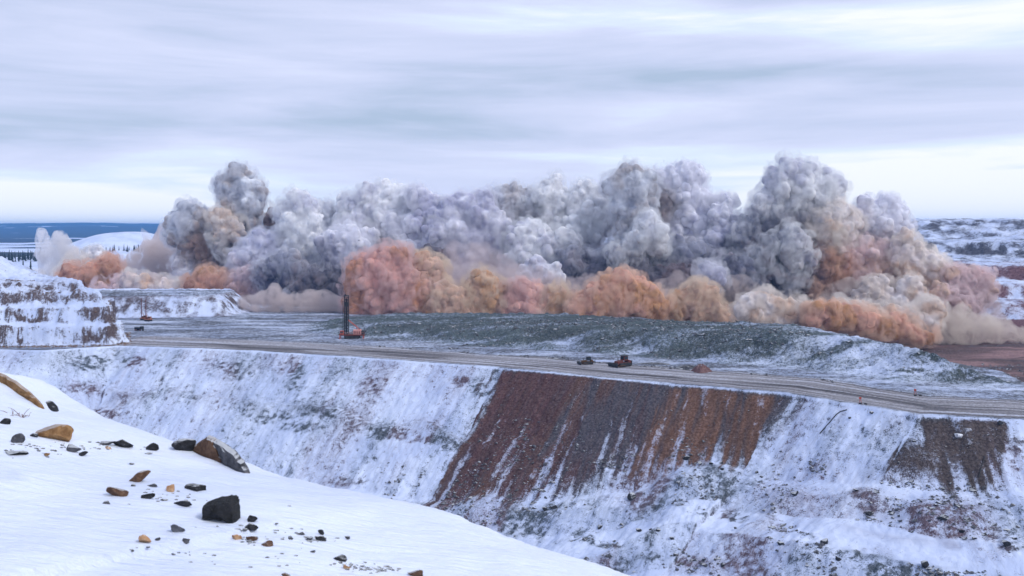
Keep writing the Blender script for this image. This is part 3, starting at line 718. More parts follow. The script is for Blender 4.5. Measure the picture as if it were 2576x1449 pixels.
# ---- left part, thin and low
plume('thin upright wisp, leftmost of the blast plumes', 760, [(104,584,12),(106,600,15),(110,622,19),(116,646,23),(126,670,24)], S['thin_white'], shell=2, **W)
plume('pale wisp standing just right of the leftmost wisp', 740, [(148,596,15),(152,616,22),(158,642,30),(165,668,32),(140,680,28)], S['thin_white'], shell=2.5, **W)
plume('low beige puff at the far left end of the blast', 600, [(56,690,10),(76,688,14),(100,686,14)], S['thin_cream'], shell=1.5, **W)
plume('dull yellow-grey haze puff above the orange dust at the left', 720, [(172,660,18),(190,640,16),(205,660,20),(150,690,18)], S['thin_cream'], shell=2.5, **W)
plume('white puff sitting behind the orange dust at the left', 740, [(225,650,22),(245,640,20),(262,655,20)], S['white'], shell=3)
plume('rust-orange rolling dust nearest the snowy bluff', 690, [(178,690,22),(205,700,26),(238,690,30),(262,676,26),(280,690,22),(250,715,28),(210,722,26),(285,725,24),(168,680,14)], S['rust'])
plume('small orange column rising above the rust-orange dust', 700, [(262,668,16),(275,655,12),(285,662,12)], S['rust'])
plume('beige-pink dust bank in front of the snow dome', 740, [(330,690,30),(352,660,30),(385,640,32),(420,650,32),(410,690,34),(370,705,30),(440,680,30),(415,618,20)], S['thin_smoke'], shell=3, **W)
plume('faint thin smoke curl above the snow dome', 780, [(358,575,7),(364,590,10),(372,605,12)], S['thin_white'], shell=1.5, **W)
plume('faint grey column left of the twin grey plumes', 760, [(408,570,8),(408,585,12),(404,605,18),(398,625,22)], S['thin_smoke'], shell=2, **W)
plume('low row of mauve billows behind the snowy berm', 670, [(255,732,22),(285,738,22),(310,720,26),(340,728,26),(370,722,28),(400,730,24),(425,735,20)], S['mauve'])
plume('cream billow row right of the mauve billows', 665, [(330,708,22),(360,712,22),(392,724,20),(412,722,22),(445,728,22)], S['cream'])
plume('pale lavender puff between the beige bank and the dark twin plume', 700, [(462,668,28),(470,692,30),(485,650,24),(452,712,28),(495,680,26)], S['lavender'], shell=4.5, thin=.12)
plume('tallest plume of the left half, grey mushroom head on a narrow stem', 700, [(598,442,26),(572,468,30),(612,462,34),(640,484,26),(585,498,34),(622,506,34),(598,540,36),(622,560,26),(640,522,22)], S['grey'])
plume('grey lobes half way up the mushroom stem', 690, [(560,555,30),(545,545,22),(578,578,34),(560,604,28),(596,592,24)], S['cream'])
plume('grey cauliflower plume left of the mushroom', 700, [(475,528,24),(498,545,26),(452,556,26),(432,566,20),(480,570,36),(510,566,26),(448,590,28),(470,600,26),(520,548,18),(425,585,14)], S['grey'])
plume('dark brown core under the grey cauliflower plume', 698, [(500,606,32),(478,618,26),(520,630,34),(545,655,34),(560,682,28),(520,665,30),(600,610,26),(585,636,26),(612,625,20)], S['umber'])
plume('white lobe leaning on the dark brown core', 690, [(552,618,22),(566,634,22),(574,655,16),(548,600,18)], S['white'])
plume('red-orange dust at the foot of the dark brown core', 650, [(520,700,28),(546,712,32),(515,725,28),(560,728,30),(590,732,28),(495,715,22),(615,735,24)], S['rust'])
plume('dark mauve dust between the red-orange foot and the white billows', 650, [(600,715,28),(628,700,28),(650,725,30),(610,742,24),(680,735,28)], S['mauve'])
# ---- middle left: white billows
plume('small brown-mauve plume peeking between mushroom and white column', 700, [(690,545,22),(702,560,24),(685,575,22),(712,548,16)], S['umber'])
plume('big white billows right of the mushroom stem', 660, [(640,640,40),(672,622,36),(610,662,34),(660,672,40),(700,650,40),(690,610,32),(655,598,24),(625,690,30)], S['lavender'])
plume('pale column of smoke rising over the white billows', 660, [(745,512,32),(725,535,30),(768,530,34),(745,560,40),(780,565,34),(760,600,44),(735,625,40),(790,620,40),(815,640,40),(765,660,40)], S['white'])
plume('small lobe tucked behind the pale column', 690, [(815,530,24),(828,555,26),(812,575,28),(840,580,24)], S['grey'])
plume('wide slate lobes above the dark hollow at the left of the drill rig', 640, [(700,680,40),(735,690,44),(710,715,40),(670,690,34),(760,712,40),(728,660,34)], S['slate'])
plume('white lobes sloping down to the drill rig', 640, [(840,620,40),(870,632,36),(895,618,30),(850,665,40),(815,690,36),(880,600,28)], S['lavender'])
plume('dark grey smoke painting the shaded hollow left of the pink billow', 634, [(800,710,44),(840,715,42),(770,735,42),(820,745,40),(855,700,34),(790,770,36),(845,770,34)], S['dark'])
plume('beige-grey dust skirt left of the drill rig', 590, [(625,760,20),(660,765,28),(700,768,30),(740,776,30),(780,772,34),(820,770,34),(850,776,30),(690,745,24)], S['thin_smoke'], shell=3, **W)
# ---- dome
plume('broad lavender dome, highest billow left of centre', 680, [(930,505,44),(885,520,34),(975,500,40),(1010,505,38),(905,560,46),(950,560,50),(995,545,46),(1035,520,30),(865,500,14),(870,560,30),(958,475,18)], S['white'], voxel=1.15)
plume('right shoulder of the lavender dome', 670, [(1050,500,32),(1075,515,30),(1090,545,38),(1050,560,44),(1005,600,44),(1045,605,40),(985,570,30)], S['lavender'])
plume('lower left lobes of the lavender dome', 660, [(870,590,34),(900,612,34),(930,600,30),(1095,590,40),(1000,625,36),(1045,640,36)], S['lavender'])
plume('dark smoke painting the shaded hollow under the lavender dome', 672, [(935,620,30),(955,628,26),(1080,625,26),(1100,645,24),(1050,650,26)], S['dark'])
plume('soft lavender billow right of the dome', 665, [(1140,530,38),(1175,520,36),(1205,545,46),(1240,575,46),(1195,595,54),(1140,590,50),(1255,620,46),(1185,640,46),(1215,510,30),(1130,640,40)], S['lavender'], voxel=1.15)
plume('grey double lobe with a dark lower edge, centre of the skyline', 680, [(1290,500,36),(1265,495,28),(1318,505,30),(1300,530,34),(1275,525,28)], S['grey'])
plume('tall white lobe at the centre skyline', 675, [(1385,478,28),(1400,465,20),(1360,500,34),(1405,505,36),(1390,545,36),(1420,540,28),(1365,535,28),(1400,570,28)], S['white'])
plume('dark brown smoke painting the shaded gap below the centre skyline lobes', 690, [(1330,560,34),(1380,580,36),(1300,580,30),(1420,590,30)], S['umber'])
plume('small white billows under the centre skyline', 655, [(1330,590,36),(1300,600,30),(1360,605,34),(1320,640,40),(1380,625,40),(1430,605,36),(1290,650,36),(1340,570,20)], S['white'])
plume('pair of white puffs left of the tall grey column', 670, [(1470,478,28),(1450,500,24),(1495,500,30),(1480,540,42),(1445,560,36),(1510,560,36),(1480,590,40),(1440,520,24)], S['white'])
plume('bright snow-white puff low in the centre', 620, [(1350,668,24),(1325,688,26),(1370,688,26),(1395,678,18),(1345,705,28),(1310,704,22),(1400,700,20)], S['white'], shell=1.6)
plume('pale pinkish wisp between pink billow and centre puffs', 630, [(1165,670,34),(1200,650,34),(1230,670,36),(1260,690,36),(1150,640,24),(1290,720,30)], S['thin_mauve'], shell=4, **W)
plume('mauve shaded smoke wall behind the low tan billows', 672, [(1150,680,40),(1210,690,44),(1270,680,44),(1300,720,40),(1240,650,36)], S['mauve'])
plume('dark mauve smoke painting the shaded hollow left of the tall grey column', 645, [(1440,660,40),(1480,660,40),(1520,660,40),(1480,710,40),(1440,710,36),(1530,700,36),(1580,690,40)], S['slate'])
# ---- tall column centre right
plume('tall grey column right of centre, flat anvil-like head', 640, [(1590,445,34),(1560,458,32),(1535,468,22),(1620,458,34),(1590,485,40),(1575,515,38),(1612,510,34),(1595,550,42),(1620,580,38),(1580,590,38),(1640,615,36),(1600,630,42)], S['grey'])
plume('pale lobes at the front of the tall grey column', 622, [(1628,560,30),(1645,590,32),(1610,600,32),(1650,620,26),(1590,625,30),(1560,640,30)], S['white'])
plume('wide grey billow behind the tall grey column', 665, [(1690,450,34),(1720,440,32),(1745,445,24),(1665,455,28),(1710,480,40),(1745,500,38),(1720,540,46),(1770,540,42),(1680,560,34),(1800,520,34),(1760,580,48),(1700,590,40)], S['lavender'], voxel=1.15)
plume('brown notch between the tall column and the wide billow', 660, [(1665,500,20),(1672,520,20),(1660,540,18)], S['umber'])
plume('hazy smoke bridging to the tallest plume', 650, [(1810,540,32),(1830,580,44),(1800,620,46),(1850,620,40),(1780,640,40),(1870,580,30),(1835,510,16)], S['lavender'])
plume('slate smoke in the middle right above the black hollow', 645, [(1700,640,44),(1740,640,44),(1660,670,40),(1780,670,40),(1820,680,40),(1700,690,40),(1620,670,36)], S['slate'])
plume('near-black smoke painting the shaded hollow behind the orange cauliflower billow', 622, [(1660,715,44),(1700,710,44),(1740,700,40),(1620,700,36),(1590,690,32),(1690,750,36),(1600,660,30)], S['dark'])
plume('slate-blue puffs above the low cream cloud', 625, [(1800,690,36),(1830,670,34),(1860,700,40),(1890,720,40),(1840,730,40),(1800,725,34),(1880,670,30)], S['slate'])
plume('white-topped lobe in front of the near-black hollow', 600, [(1780,685,24),(1800,700,26),(1770,705,22)], S['lavender'])
# ---- tallest plume
plume('tallest plume of all, white cauliflower head at the right', 640, [(1990,436,38),(1955,450,32),(2022,440,34),(2070,465,36),(2100,470,24),(1960,485,40),(2010,480,44),(2055,495,40),(2095,490,26),(1920,505,26),(1990,520,44),(1940,530,38),(1975,410,18)], S['white'], voxel=1.15)
plume('dark grey column under the tallest plume', 638, [(1950,570,44),(2000,560,40),(1920,600,40),(1965,620,44),(1930,650,44),(1980,670,44),(1940,710,44),(2000,720,40),(1960,740,38),(1890,640,34),(2030,540,34)], S['dark'])
plume('left flank of the tallest plume', 640, [(1890,560,32),(1905,535,28),(1870,600,34),(1880,630,34),(1900,590,30)], S['grey'])
plume('bright billowing lobe on the face of the dark column', 622, [(1990,590,26),(2010,610,30),(1985,630,28),(2020,640,28),(1995,660,26),(2030,660,22),(1975,600,18)], S['white'])
plume('small grey lobes left of the bright lobe on the dark column', 625, [(1905,640,24),(1925,655,22),(1940,610,20),(1955,690,26),(1985,705,26),(2010,700,22)], S['grey'])
plume('beige-olive lobe right of the dark column', 630, [(2110,540,34),(2080,560,36),(2120,580,34),(2140,560,26),(2085,600,34),(2110,620,32),(2050,580,28)], S['cream'])
plume('rusty red stem under the beige lobe', 630, [(2070,640,36),(2110,660,36),(2080,690,38),(2060,720,36),(2110,700,32),(2090,740,36),(2140,680,26)], S['rust'])
plume('dark red-brown smoke painting the shaded hollow beside the rusty stem', 628, [(2035,690,26),(2050,715,28),(2035,740,26),(2060,750,24)], S['umber'])
plume('soft lavender lobe, highest part of the right end', 640, [(2190,530,34),(2230,520,28),(2250,545,32),(2170,560,36),(2215,565,44),(2260,575,32),(2230,600,44),(2170,600,36)], S['lavender'], shell=4.5, thin=.12)
plume('mauve smoke slope in the right third', 630, [(2180,640,44),(2230,650,46),(2150,660,34),(2200,690,46),(2250,700,44),(2160,700,40),(2130,630,28)], S['mauve'], shell=4.5, thin=.12)
plume('pale slope of smoke leaning to the right end', 620, [(2280,620,36),(2310,650,40),(2340,670,38),(2290,680,44),(2270,650,38),(2370,690,34),(2330,710,40)], S['cream'], shell=4.5, thin=.12)
plume('pinkish curl at the right end of the blast', 610, [(2390,695,22),(2420,690,20),(2450,692,20),(2475,705,22),(2485,728,24),(2465,745,26),(2430,740,32),(2400,725,28),(2440,715,26)], S['mauve'], shell=4.5, thin=.12)
plume('grey-green dome low at the right', 600, [(2290,745,38),(2270,770,36),(2310,770,38),(2290,720,26)], S['cream'], shell=4.5, thin=.12)
plume('pale green-grey puff left of the low dome', 605, [(2185,735,32),(2165,755,30),(2210,760,30),(2200,725,24),(2230,745,24),(2220,715,18)], S['cream'], shell=4.5, thin=.12)
plume('mauve dust under the pinkish curl', 600, [(2370,750,36),(2400,770,34),(2350,780,34),(2440,775,30)], S['mauve'], shell=4.5, thin=.12)
plume('broad thin dust skirt running out over the pit floor at the right', 560, [(2400,830,26),(2440,825,28),(2480,828,24),(2360,820,30),(2520,836,18),(2550,842,12),(2340,800,28),(2420,800,24),(2380,845,22),(2430,846,20),(2580,846,9)], S['thin_cream'], shell=5, **W)
# ---- front row, warm dust
plume('big pink cauliflower billow beside the drill rig mast', 575, [(940,665,38),(975,655,38),(905,680,34),(1010,660,32),(925,710,44),(975,705,46),(1020,700,40),(890,720,24),(900,760,34),(945,765,40),(1000,760,44),(1050,740,40),(1045,775,34),(1080,770,30),(960,795,30),(905,790,26)], S['pink'], voxel=.95)
plume('tan lobe on the right shoulder of the pink billow', 580, [(1062,668,30),(1085,675,30),(1092,700,26),(1060,695,30),(1100,720,24)], S['tan'], voxel=.95)
plume('sandy billow between the pink and the tall brown billow', 570, [(1120,745,34),(1100,775,34),(1135,780,34),(1150,750,30),(1085,795,24),(1165,790,26)], S['tan'], voxel=.95)
plume('tall brown billow between the sandy billow and the low pink-tan billow', 575, [(1215,708,28),(1195,730,30),(1235,730,32),(1215,760,38),(1190,780,34),(1245,775,34),(1220,795,30)], S['tan'], voxel=.95)
plume('low pink-tan billow in the middle of the front row', 575, [(1290,745,26),(1320,735,28),(1345,740,24),(1300,775,34),(1335,775,32),(1275,785,26),(1320,795,28)], S['pink'], voxel=.95)
plume('small tan billow left of the orange cauliflower', 575, [(1400,745,28),(1380,765,28),(1420,760,28),(1395,790,30),(1370,790,24),(1430,790,26)], S['tan'], voxel=.95)
plume('orange cauliflower billow, highest of the orange front row', 565, [(1570,715,30),(1530,725,30),(1600,725,30),(1500,745,34),(1550,755,38),(1600,760,38),(1635,745,28),(1470,765,32),(1510,785,32),(1560,790,32),(1620,790,32),(1450,785,28),(1655,775,26),(1560,700,20)], S['orange'], voxel=.95)
plume('sandy billow right of the orange cauliflower', 570, [(1755,735,28),(1725,745,28),(1780,745,26),(1740,770,34),(1780,775,30),(1705,780,30),(1800,790,24),(1690,765,24),(1750,795,28),(1820,800,18)], S['tan'], voxel=.95)
plume('low white cloud with a tan base, first of the right front row', 545, [(1890,765,26),(1920,758,26),(1950,768,26),(1870,785,22),(1980,770,24),(1900,795,26),(1940,795,28),(1985,795,24),(2010,785,22),(2030,800,20)], S['cream'], voxel=.95)
plume('long orange-tan dust roll hugging the rubble edge at the right', 530, [(2060,780,24),(2090,785,24),(2120,792,24),(2050,800,20),(2100,806,22),(2150,800,24),(2185,808,22),(2220,820,22),(2250,830,20),(2280,830,24),(2310,845,20),(2335,850,16),(2260,810,22)], S['orange'], voxel=.95)
plume('cream layer over the orange-tan dust roll', 550, [(2120,770,20),(2160,780,24),(2200,790,26),(2240,790,28),(2290,800,30),(2330,810,28),(2340,780,28)], S['cream'], voxel=1.1, shell=4.5, thin=.12)
plume('black-blue puffs painting a shaded hollow low in the smoke, left of the tallest plume base', 628, [(1900,745,30),(1870,740,26),(1930,760,30),(1840,760,26)], S['dark'])
plume('narrow dark puffs painting the shaded gap between the two centre skyline lobes', 672, [(1338,535,16),(1342,560,18),(1336,515,12)], S['dark'])
plume('dark puffs painting the shaded fold between the lavender dome and its right shoulder', 655, [(985,610,16),(965,640,20),(1000,645,18)], S['dark'])
plume('pale blue lobes low in front of the slate smoke left of the rig', 632, [(742,735,18),(760,748,20),(725,750,16),(785,752,16)], S['lavender'])
plume('deep dark puffs painting a shaded fold in the slate smoke right of centre', 634, [(1500,690,26),(1530,715,26),(1470,725,24),(1560,660,20)], S['dark'])
plume('dark puffs painting the shaded fold between the hazy bridge and the tallest plume', 636, [(1880,655,22),(1895,680,26),(1860,690,22),(1800,650,18)], S['dark'])
plume('small dark puffs painting a shaded hollow above the tan shoulder of the pink billow', 640, [(1100,640,22),(1075,632,18),(1125,650,18)], S['dark'])
plume('continuous rusty dust bank behind the front billows', 600, [(x, y, 30) for x, y in ((1080,762),(1115,758),(1160,765),(1200,772),(1250,768),(1275,762),(1310,772),(1360,770),(1395,775),(1440,768),(1480,775),(1540,775),(1660,770),(1690,772),(1830,795))], S['tan'])
plume('thin pinkish haze rising off the front billows', 585, [(1090,720,30),(1130,700,32),(1170,712,34),(1255,715,30),(1290,708,32),(1340,712,30),(1385,722,28),(1440,730,30),(1480,728,26),(1670,740,28),(1705,722,24)], S['thin_mauve'], shell=5, **W)
plume('faint pink haze trailing off the right end of the blast', 600, [(2430,790,34),(2470,800,30),(2500,815,26),(2480,765,24),(2400,800,34),(2530,835,18)], S['thin_mauve'], shell=4, **W)
plume('thin grey haze under the tallest plume', 618, [(1850,730,34),(1880,750,30),(1830,760,26),(2090,760,26),(2130,735,30)], S['thin_smoke'], shell=4, **W)
dust_colours()
print('SMOKE_TRIS', SMOKE_TRIS)
# ------------------------------------------------------------------ things on the benches
def hit(px, py, y0=200, y1=640):
    """first meeting of the sight line with the terrain, coming from the camera"""
    Y = np.linspace(y0, y1, 3000); X = (px-1288)/F*Y; Z = -(py-HZ)/F*Y
    zz = terrain(X, Y)[0]; m = zz >= Z
    k = int(np.argmax(m)) if m.any() else int(np.argmin(Z-zz))
    return np.array([X[k], Y[k], zz[k]])
def empty(name, loc, rz=0.0):
    o = bpy.data.objects.new(name, None); COL.objects.link(o); o.location = loc; o.rotation_euler = (0, 0, rz); return o
class MB:
    def __init__(s): s.V, s.Q, s.n = [], [], 0
    def add(s, V, Q): s.V.append(np.asarray(V, float)); s.Q += [[i+s.n for i in q] for q in Q]; s.n += len(V); return s
    def box(s, c, d, taper=1.0, shear=0.0, rz=0.0, ry=0.0):
        x, y, z = [v/2 for v in d]; V = []
        for sz in (-1, 1):
            k = 1 if sz < 0 else taper
            for sx, sy in ((-1, -1), (1, -1), (1, 1), (-1, 1)): V.append((sx*x*k+(shear if sz > 0 else 0), sy*y*k, sz*z))
        V = np.array(V)
        if ry: c_, s_ = math.cos(ry), math.sin(ry); V = V@np.array([[c_, 0, -s_], [0, 1, 0], [s_, 0, c_]])
        if rz: c_, s_ = math.cos(rz), math.sin(rz); V = V@np.array([[c_, s_, 0], [-s_, c_, 0], [0, 0, 1]])
        return s.add(V+np.array(c), [[0, 3, 2, 1], [4, 5, 6, 7], [0, 1, 5, 4], [1, 2, 6, 5], [2, 3, 7, 6], [3, 0, 4, 7]])
    def bar(s, a, b, r, n=6):
        V, Q = tube_arr([a, b], r, n); s.add(V, [list(q) for q in Q])
        s.Q += [[s.n-n*2+i for i in range(n)][::-1], [s.n-n+i for i in range(n)]] ; return s
    def cyl(s, c, r, w, axis='y', n=14):
        a = np.array(c, float); d = {'x': (w/2, 0, 0), 'y': (0, w/2, 0), 'z': (0, 0, w/2)}[axis]; return s.bar(a-np.array(d), a+np.array(d), r, n)
    def extr(s, prof, w, yc=0.0):
        """profile in xz extruded across y"""
        n = len(prof); V = [(x, yc-w/2, z) for x, z in prof]+[(x, yc+w/2, z) for x, z in prof]
        return s.add(V, [list(range(n)), list(range(2*n-1, n-1, -1))]+[[i, i+n, (i+1) % n+n, (i+1) % n] for i in range(n)])
    def build(s, name, mat, parent=None, bevel=0.0, label=None):
        me = bpy.data.meshes.new(name); me.from_pydata(np.concatenate(s.V).tolist(), [], s.Q); me.update()
        import bmesh
        bm = bmesh.new(); bm.from_mesh(me); bmesh.ops.recalc_face_normals(bm, faces=bm.faces); bm.to_mesh(me); bm.free()
        me.materials.append(mat); o = bpy.data.objects.new(name, me); COL.objects.link(o)
        if parent: o.parent = parent
        if bevel: m = o.modifiers.new('b', 'BEVEL'); m.width = bevel; m.segments = 2
        if label: o['label'] = label
        return o
def paint(name, c, rough=.55, wear=(.12, .09, .08), amt=.5, metal=0.0):
    t = NT(name); g = t.n('ShaderNodeTexCoord').outputs['Object']; n = t.noise(g, 1.3, 5, .65)
    b = t.bsdf(t.mix(t.math('MULTIPLY', t.smooth(n, .45, .7), amt), c, wear), rough); b.inputs['Metallic'].default_value = metal; return t.m
M_red = paint('red_paint', (.42, .085, .06)); M_pale = paint('faded_red_paint', (.62, .30, .27), amt=.3); M_blk = paint('dark_steel', (.025, .027, .032), .6, (.06, .05, .05))
M_trk = paint('track_steel', (.03, .028, .028), .7, (.10, .08, .07)); M_org = paint('orange_paint', (.30, .12, .07)); M_yel = paint('yellow_brown_paint', (.10, .05, .02), .6, (.03, .025, .02), .8)
M_gls = paint('cab_glass', (.03, .04, .05), .12, (.06, .07, .08), .2); M_dkr = paint('dark_red_paint', (.13, .035, .028), .6, (.06, .035, .03), .6)

def crawler(root, L_, H_, W_, off, mat=None):
    for sy in (-1, 1):
        r = H_/2; y = sy*off; m = MB(); prof = []
        for k in range(9): a = -math.pi/2-math.pi*k/8; prof.append((-L_/2+r+math.cos(a)*r, r+math.sin(a)*r))
        for k in range(9): a = math.pi/2-math.pi*k/8; prof.append((L_/2-r+math.cos(a)*r, r+math.sin(a)*r))
        tr = m.extr(prof, W_, y).build('track', M_trk, root)
        for x in np.linspace(-L_/2+r, L_/2-r, 5): MB().cyl((x, y-sy*0-W_*.52 if True else 0, r), r*.62, .12).build('track_wheel', M_blk, tr)

def drill_rig(loc):
    root = empty('drill_rig', loc, R(4)); tag(root, 'large red blast-hole drill rig with tall black lattice mast on the bench edge', 'drill rig')
    crawler(root, 7.6, 1.5, .9, 2.1)
    MB().box((.3, 0, 1.95), (12.0, 4.6, .55)).build('deck', M_dkr, root, .05)
    MB().box((2.6, 0, 3.35), (3.9, 3.8, 2.3)).build('machinery_house', M_pale, root, .06, 'faded pink-red machinery house')
    h = MB()
    for x in (1.2, 2.1, 3.0, 3.9): h.box((x, -1.93, 3.2), (.5, .05, 1.3))
    h.build('louvre_panel', M_dkr, root)
    MB().box((5.4, 0, 3.0), (1.5, 3.6, 1.6)).build('dust_collector', M_blk, root, .05)
    MB().cyl((3.4, .8, 5.0), .16, 1.1, 'z').cyl((2.2, .8, 4.9), .16, .9, 'z').build('exhaust_pipe', M_blk, root)
    c = MB().box((-5.0, -.9, 3.1), (2.0, 2.0, 2.0), .94).build('cab', M_red, root, .05)
    MB().box((-5.05, -1.93, 3.35), (1.4, .06, .9)).box((-6.02, -.9, 3.35), (.06, 1.4, .9)).build('window', M_gls, c)
    MB().extr([(-6.6, 2.2), (-5.2, 1.7), (-5.2, 2.3), (-6.6, 2.5)], 4.2).build('bumper', M_blk, root)
    # mast: four legs, cross members and diagonals
    mast = MB(); x0, x1, y0, y1 = -3.9, -1.9, -.8, .8; H0, H1 = 1.0, 21.4
    for x in (x0, x1):
        for y in (y0, y1): mast.box((x, y, (H0+H1)/2), (.30, .30, H1-H0))
    mo = mast.build('mast', M_blk, root)
    zs = np.linspace(H0+1.2, H1-.4, 14)
    for i, z in enumerate(zs):
        MB().box(((x0+x1)/2, y0, z), (x1-x0, .14, .14)).box(((x0+x1)/2, y1, z), (x1-x0, .14, .14)).box((x0, 0, z), (.14, y1-y0, .14)).box((x1, 0, z), (.14, y1-y0, .14)).build('cross_member', M_blk, mo)
        if i < 13:
            z2 = zs[i+1]; a, b = (x0, x1) if i % 2 else (x1, x0); MB().bar((a, y0, z), (b, y0, z2), .09, 4).bar((b, y1, z), (a, y1, z2), .09, 4).build('diagonal_brace', M_blk, mo)
    MB().box((-2.9, 0, 11.4), (.75, .6, 17.5)).build('drill_pipe_rack', M_blk, mo)
    MB().cyl((-4.6, -.3, 11.0), .14, 16.0, 'z').build('drill_pipe', M_blk, root)
    MB().box((-4.3, -.3, 18.9), (.9, .25, .2)).box((-4.3, -.3, 3.4), (.9, .25, .2)).build('pipe_bracket', M_blk, root)
    MB().box((-3.0, 0, 17.4), (1.9, 1.5, 2.6), .7).build('rotary_head', M_blk, root)
    MB().box((-2.9, 0, 21.7), (2.5, 1.9, .35)).cyl((-3.4, 0, 22.05), .4, .4).build('mast_crown', M_blk, root)
    for sy in (-1, 1): MB().bar((-1.9, sy*1.0, 9.4), (3.9, sy*1.5, 4.4), .16, 6).build('mast_stay', M_red, root)
    for x, y in ((-6.0, 2.0), (-6.0, -2.0), (5.7, 2.0), (5.7, -2.0)): MB().box((x, y, 1.2), (.35, .35, 2.2)).box((x, y, .1), (.9, .9, .2)).build('levelling_jack', M_red, root)
    rl = MB()
    for y in (-2.25, 2.25):
        rl.bar((-5.6, y, 3.2), (6.2, y, 3.2), .04, 4)
        for x in np.arange(-5.6, 6.3, 1.3): rl.bar((x, y, 2.2), (x, y, 3.2), .03, 4)
    rl.build('handrail', M_pale, root)
    return root
p = hit(886, 851, 380, 520); drill_rig((p[0], p[1], p[2]-.1))

def small_rig(loc, rz, label, hh):
    root = empty('small_drill_rig', loc, rz); tag(root, label, 'drill rig', 'pair of small drill rigs below the snowy berm')
    crawler(root, 3.4, .9, .5, 1.2)
    MB().box((0, 0, 1.2), (4.2, 2.6, .5)).build('deck', M_org, root, .04)
    c = MB().box((1.1, -.3, 2.1), (1.5, 1.6, 1.5)).build('cab', M_org, root, .04); MB().box((1.1, -1.12, 2.3), (1.0, .06, .7)).build('window', M_gls, c)
    MB().box((-.6, .4, 1.9), (1.3, 1.4, .9)).build('engine_cover', M_dkr, root, .04)
    MB().box((-1.6, -.25, hh/2+.4), (.16, .16, hh)).box((-1.6, .25, hh/2+.4), (.16, .16, hh)).build('mast', M_dkr, root)
    for z in np.arange(1.5, hh, 1.4): MB().box((-1.6, 0, z), (.10, .5, .10)).build('cross_member', M_dkr, root)
    MB().box((-1.6, 0, hh+.5), (.5, .8, .25)).build('mast_crown', M_dkr, root)
    MB().bar((-1.5, .4, 5.0), (.2, .6, 2.2), .08, 5).bar((-1.5, -.4, 5.0), (.2, -.2, 2.2), .08, 5).build('mast_stay', M_org, root)
for px, py, hh, lb in ((362, 805, 12.4, 'left one of two small orange drill rigs with thin masts below the snowy berm'), (373, 808, 12.2, 'right one of two small orange drill rigs with thin masts below the snowy berm')):
    p = hit(px, py, 440, 600); small_rig((p[0], p[1], p[2]-.05), R(-10), lb, hh)

def bulldozer(loc, rz, sc, label, body, cabm):
    root = empty('bulldozer', loc, rz); root.scale = (sc, sc, sc*.82); tag(root, label, 'bulldozer')
    crawler(root, 4.6, 1.35, .75, 1.25)
    MB().extr([(-2.6, .8), (-2.5, 2.0), (-.4, 2.2), (-.4, .8)], 1.7).build('bonnet', body, root, .06)
    MB().box((.3, 0, 1.1), (5.0, 1.7, .7)).build('chassis', body, root, .05)
    cb = MB().box((.7, 0, 2.9), (1.7, 1.75, 1.6), .9).build('cab', cabm, root, .06)
    MB().box((.7, -.88, 3.0), (1.2, .06, .9)).box((.7, .88, 3.0), (1.2, .06, .9)).box((-.13, 0, 3.0), (.06, 1.3, .9)).build('window', M_gls, cb)
    MB().box((.7, 0, 3.8), (2.1, 2.0, .15)).build('cab_roof', M_blk, root, .03)
    MB().extr([(1.5, .9), (1.5, 2.3), (2.5, 2.1), (2.6, .9)], 1.9).build('fuel_tank', body, root, .05)
    MB().cyl((-1.5, .35, 2.7), .10, 1.2, 'z').build('exhaust_pipe', M_blk, root)
    bl = [(-3.75, .05), (-3.95, .6), (-3.95, 1.1), (-3.7, 1.55), (-3.55, 1.5), (-3.75, 1.05), (-3.75, .6), (-3.55, .1)]
    MB().extr(bl, 4.1).build('blade', M_blk, root)
    for sy in (-1, 1): MB().bar((-3.7, sy*1.75, .5), (-.4, sy*1.75, .6), .13, 5).bar((-3.7, sy*.6, 1.2), (-2.2, sy*.5, 1.7), .07, 5).build('push_arm', M_yel, root)
    rp = MB().bar((2.5, 0, 1.2), (3.6, 0, 1.5), .18, 5).box((3.7, 0, .9), (.3, .25, 1.5)).build('ripper', M_blk, root)
p = hit(1477, 916, 300, 420); bulldozer(p, R(18), .95, 'smaller dark bulldozer parked by the haul road, left one of the two', M_yel, M_blk)
p = hit(1566, 921, 300, 420); bulldozer(p, R(35), 1.35, 'bigger rusty-red bulldozer parked askew by the haul road, right one of the two', M_dkr, M_dkr)

def truck(loc, rz):
    root = empty('flatbed_truck', loc, rz); tag(root, 'small dark truck on the haul road beside the snowy bluff', 'truck')
    MB().box((0, 0, .95), (5.6, 1.6, .3)).build('chassis', M_blk, root)
    c = MB().box((2.1, 0, 1.75), (1.4, 1.9, 1.5), .88).build('cab', M_blk, root, .08); MB().box((2.1, -.92, 2.05), (.8, .05, .5)).box((2.78, 0, 2.0), (.05, 1.4, .5)).build('window', M_gls, c)
    MB().box((-.75, 0, 1.45), (3.9, 2.0, .75)).build('truck_bed', M_blk, root, .04)
    for x in (-2.0, -.9, 1.9):
        for sy in (-1, 1): w = MB().cyl((x, sy*.9, .5), .5, .35).build('wheel', M_trk, root); MB().cyl((x, sy*1.08, .5), .25, .06).build('rim', M_pale, w)
p = hit(350, 832, 420, 560); truck((p[0], p[1], p[2]+.02), R(-28))

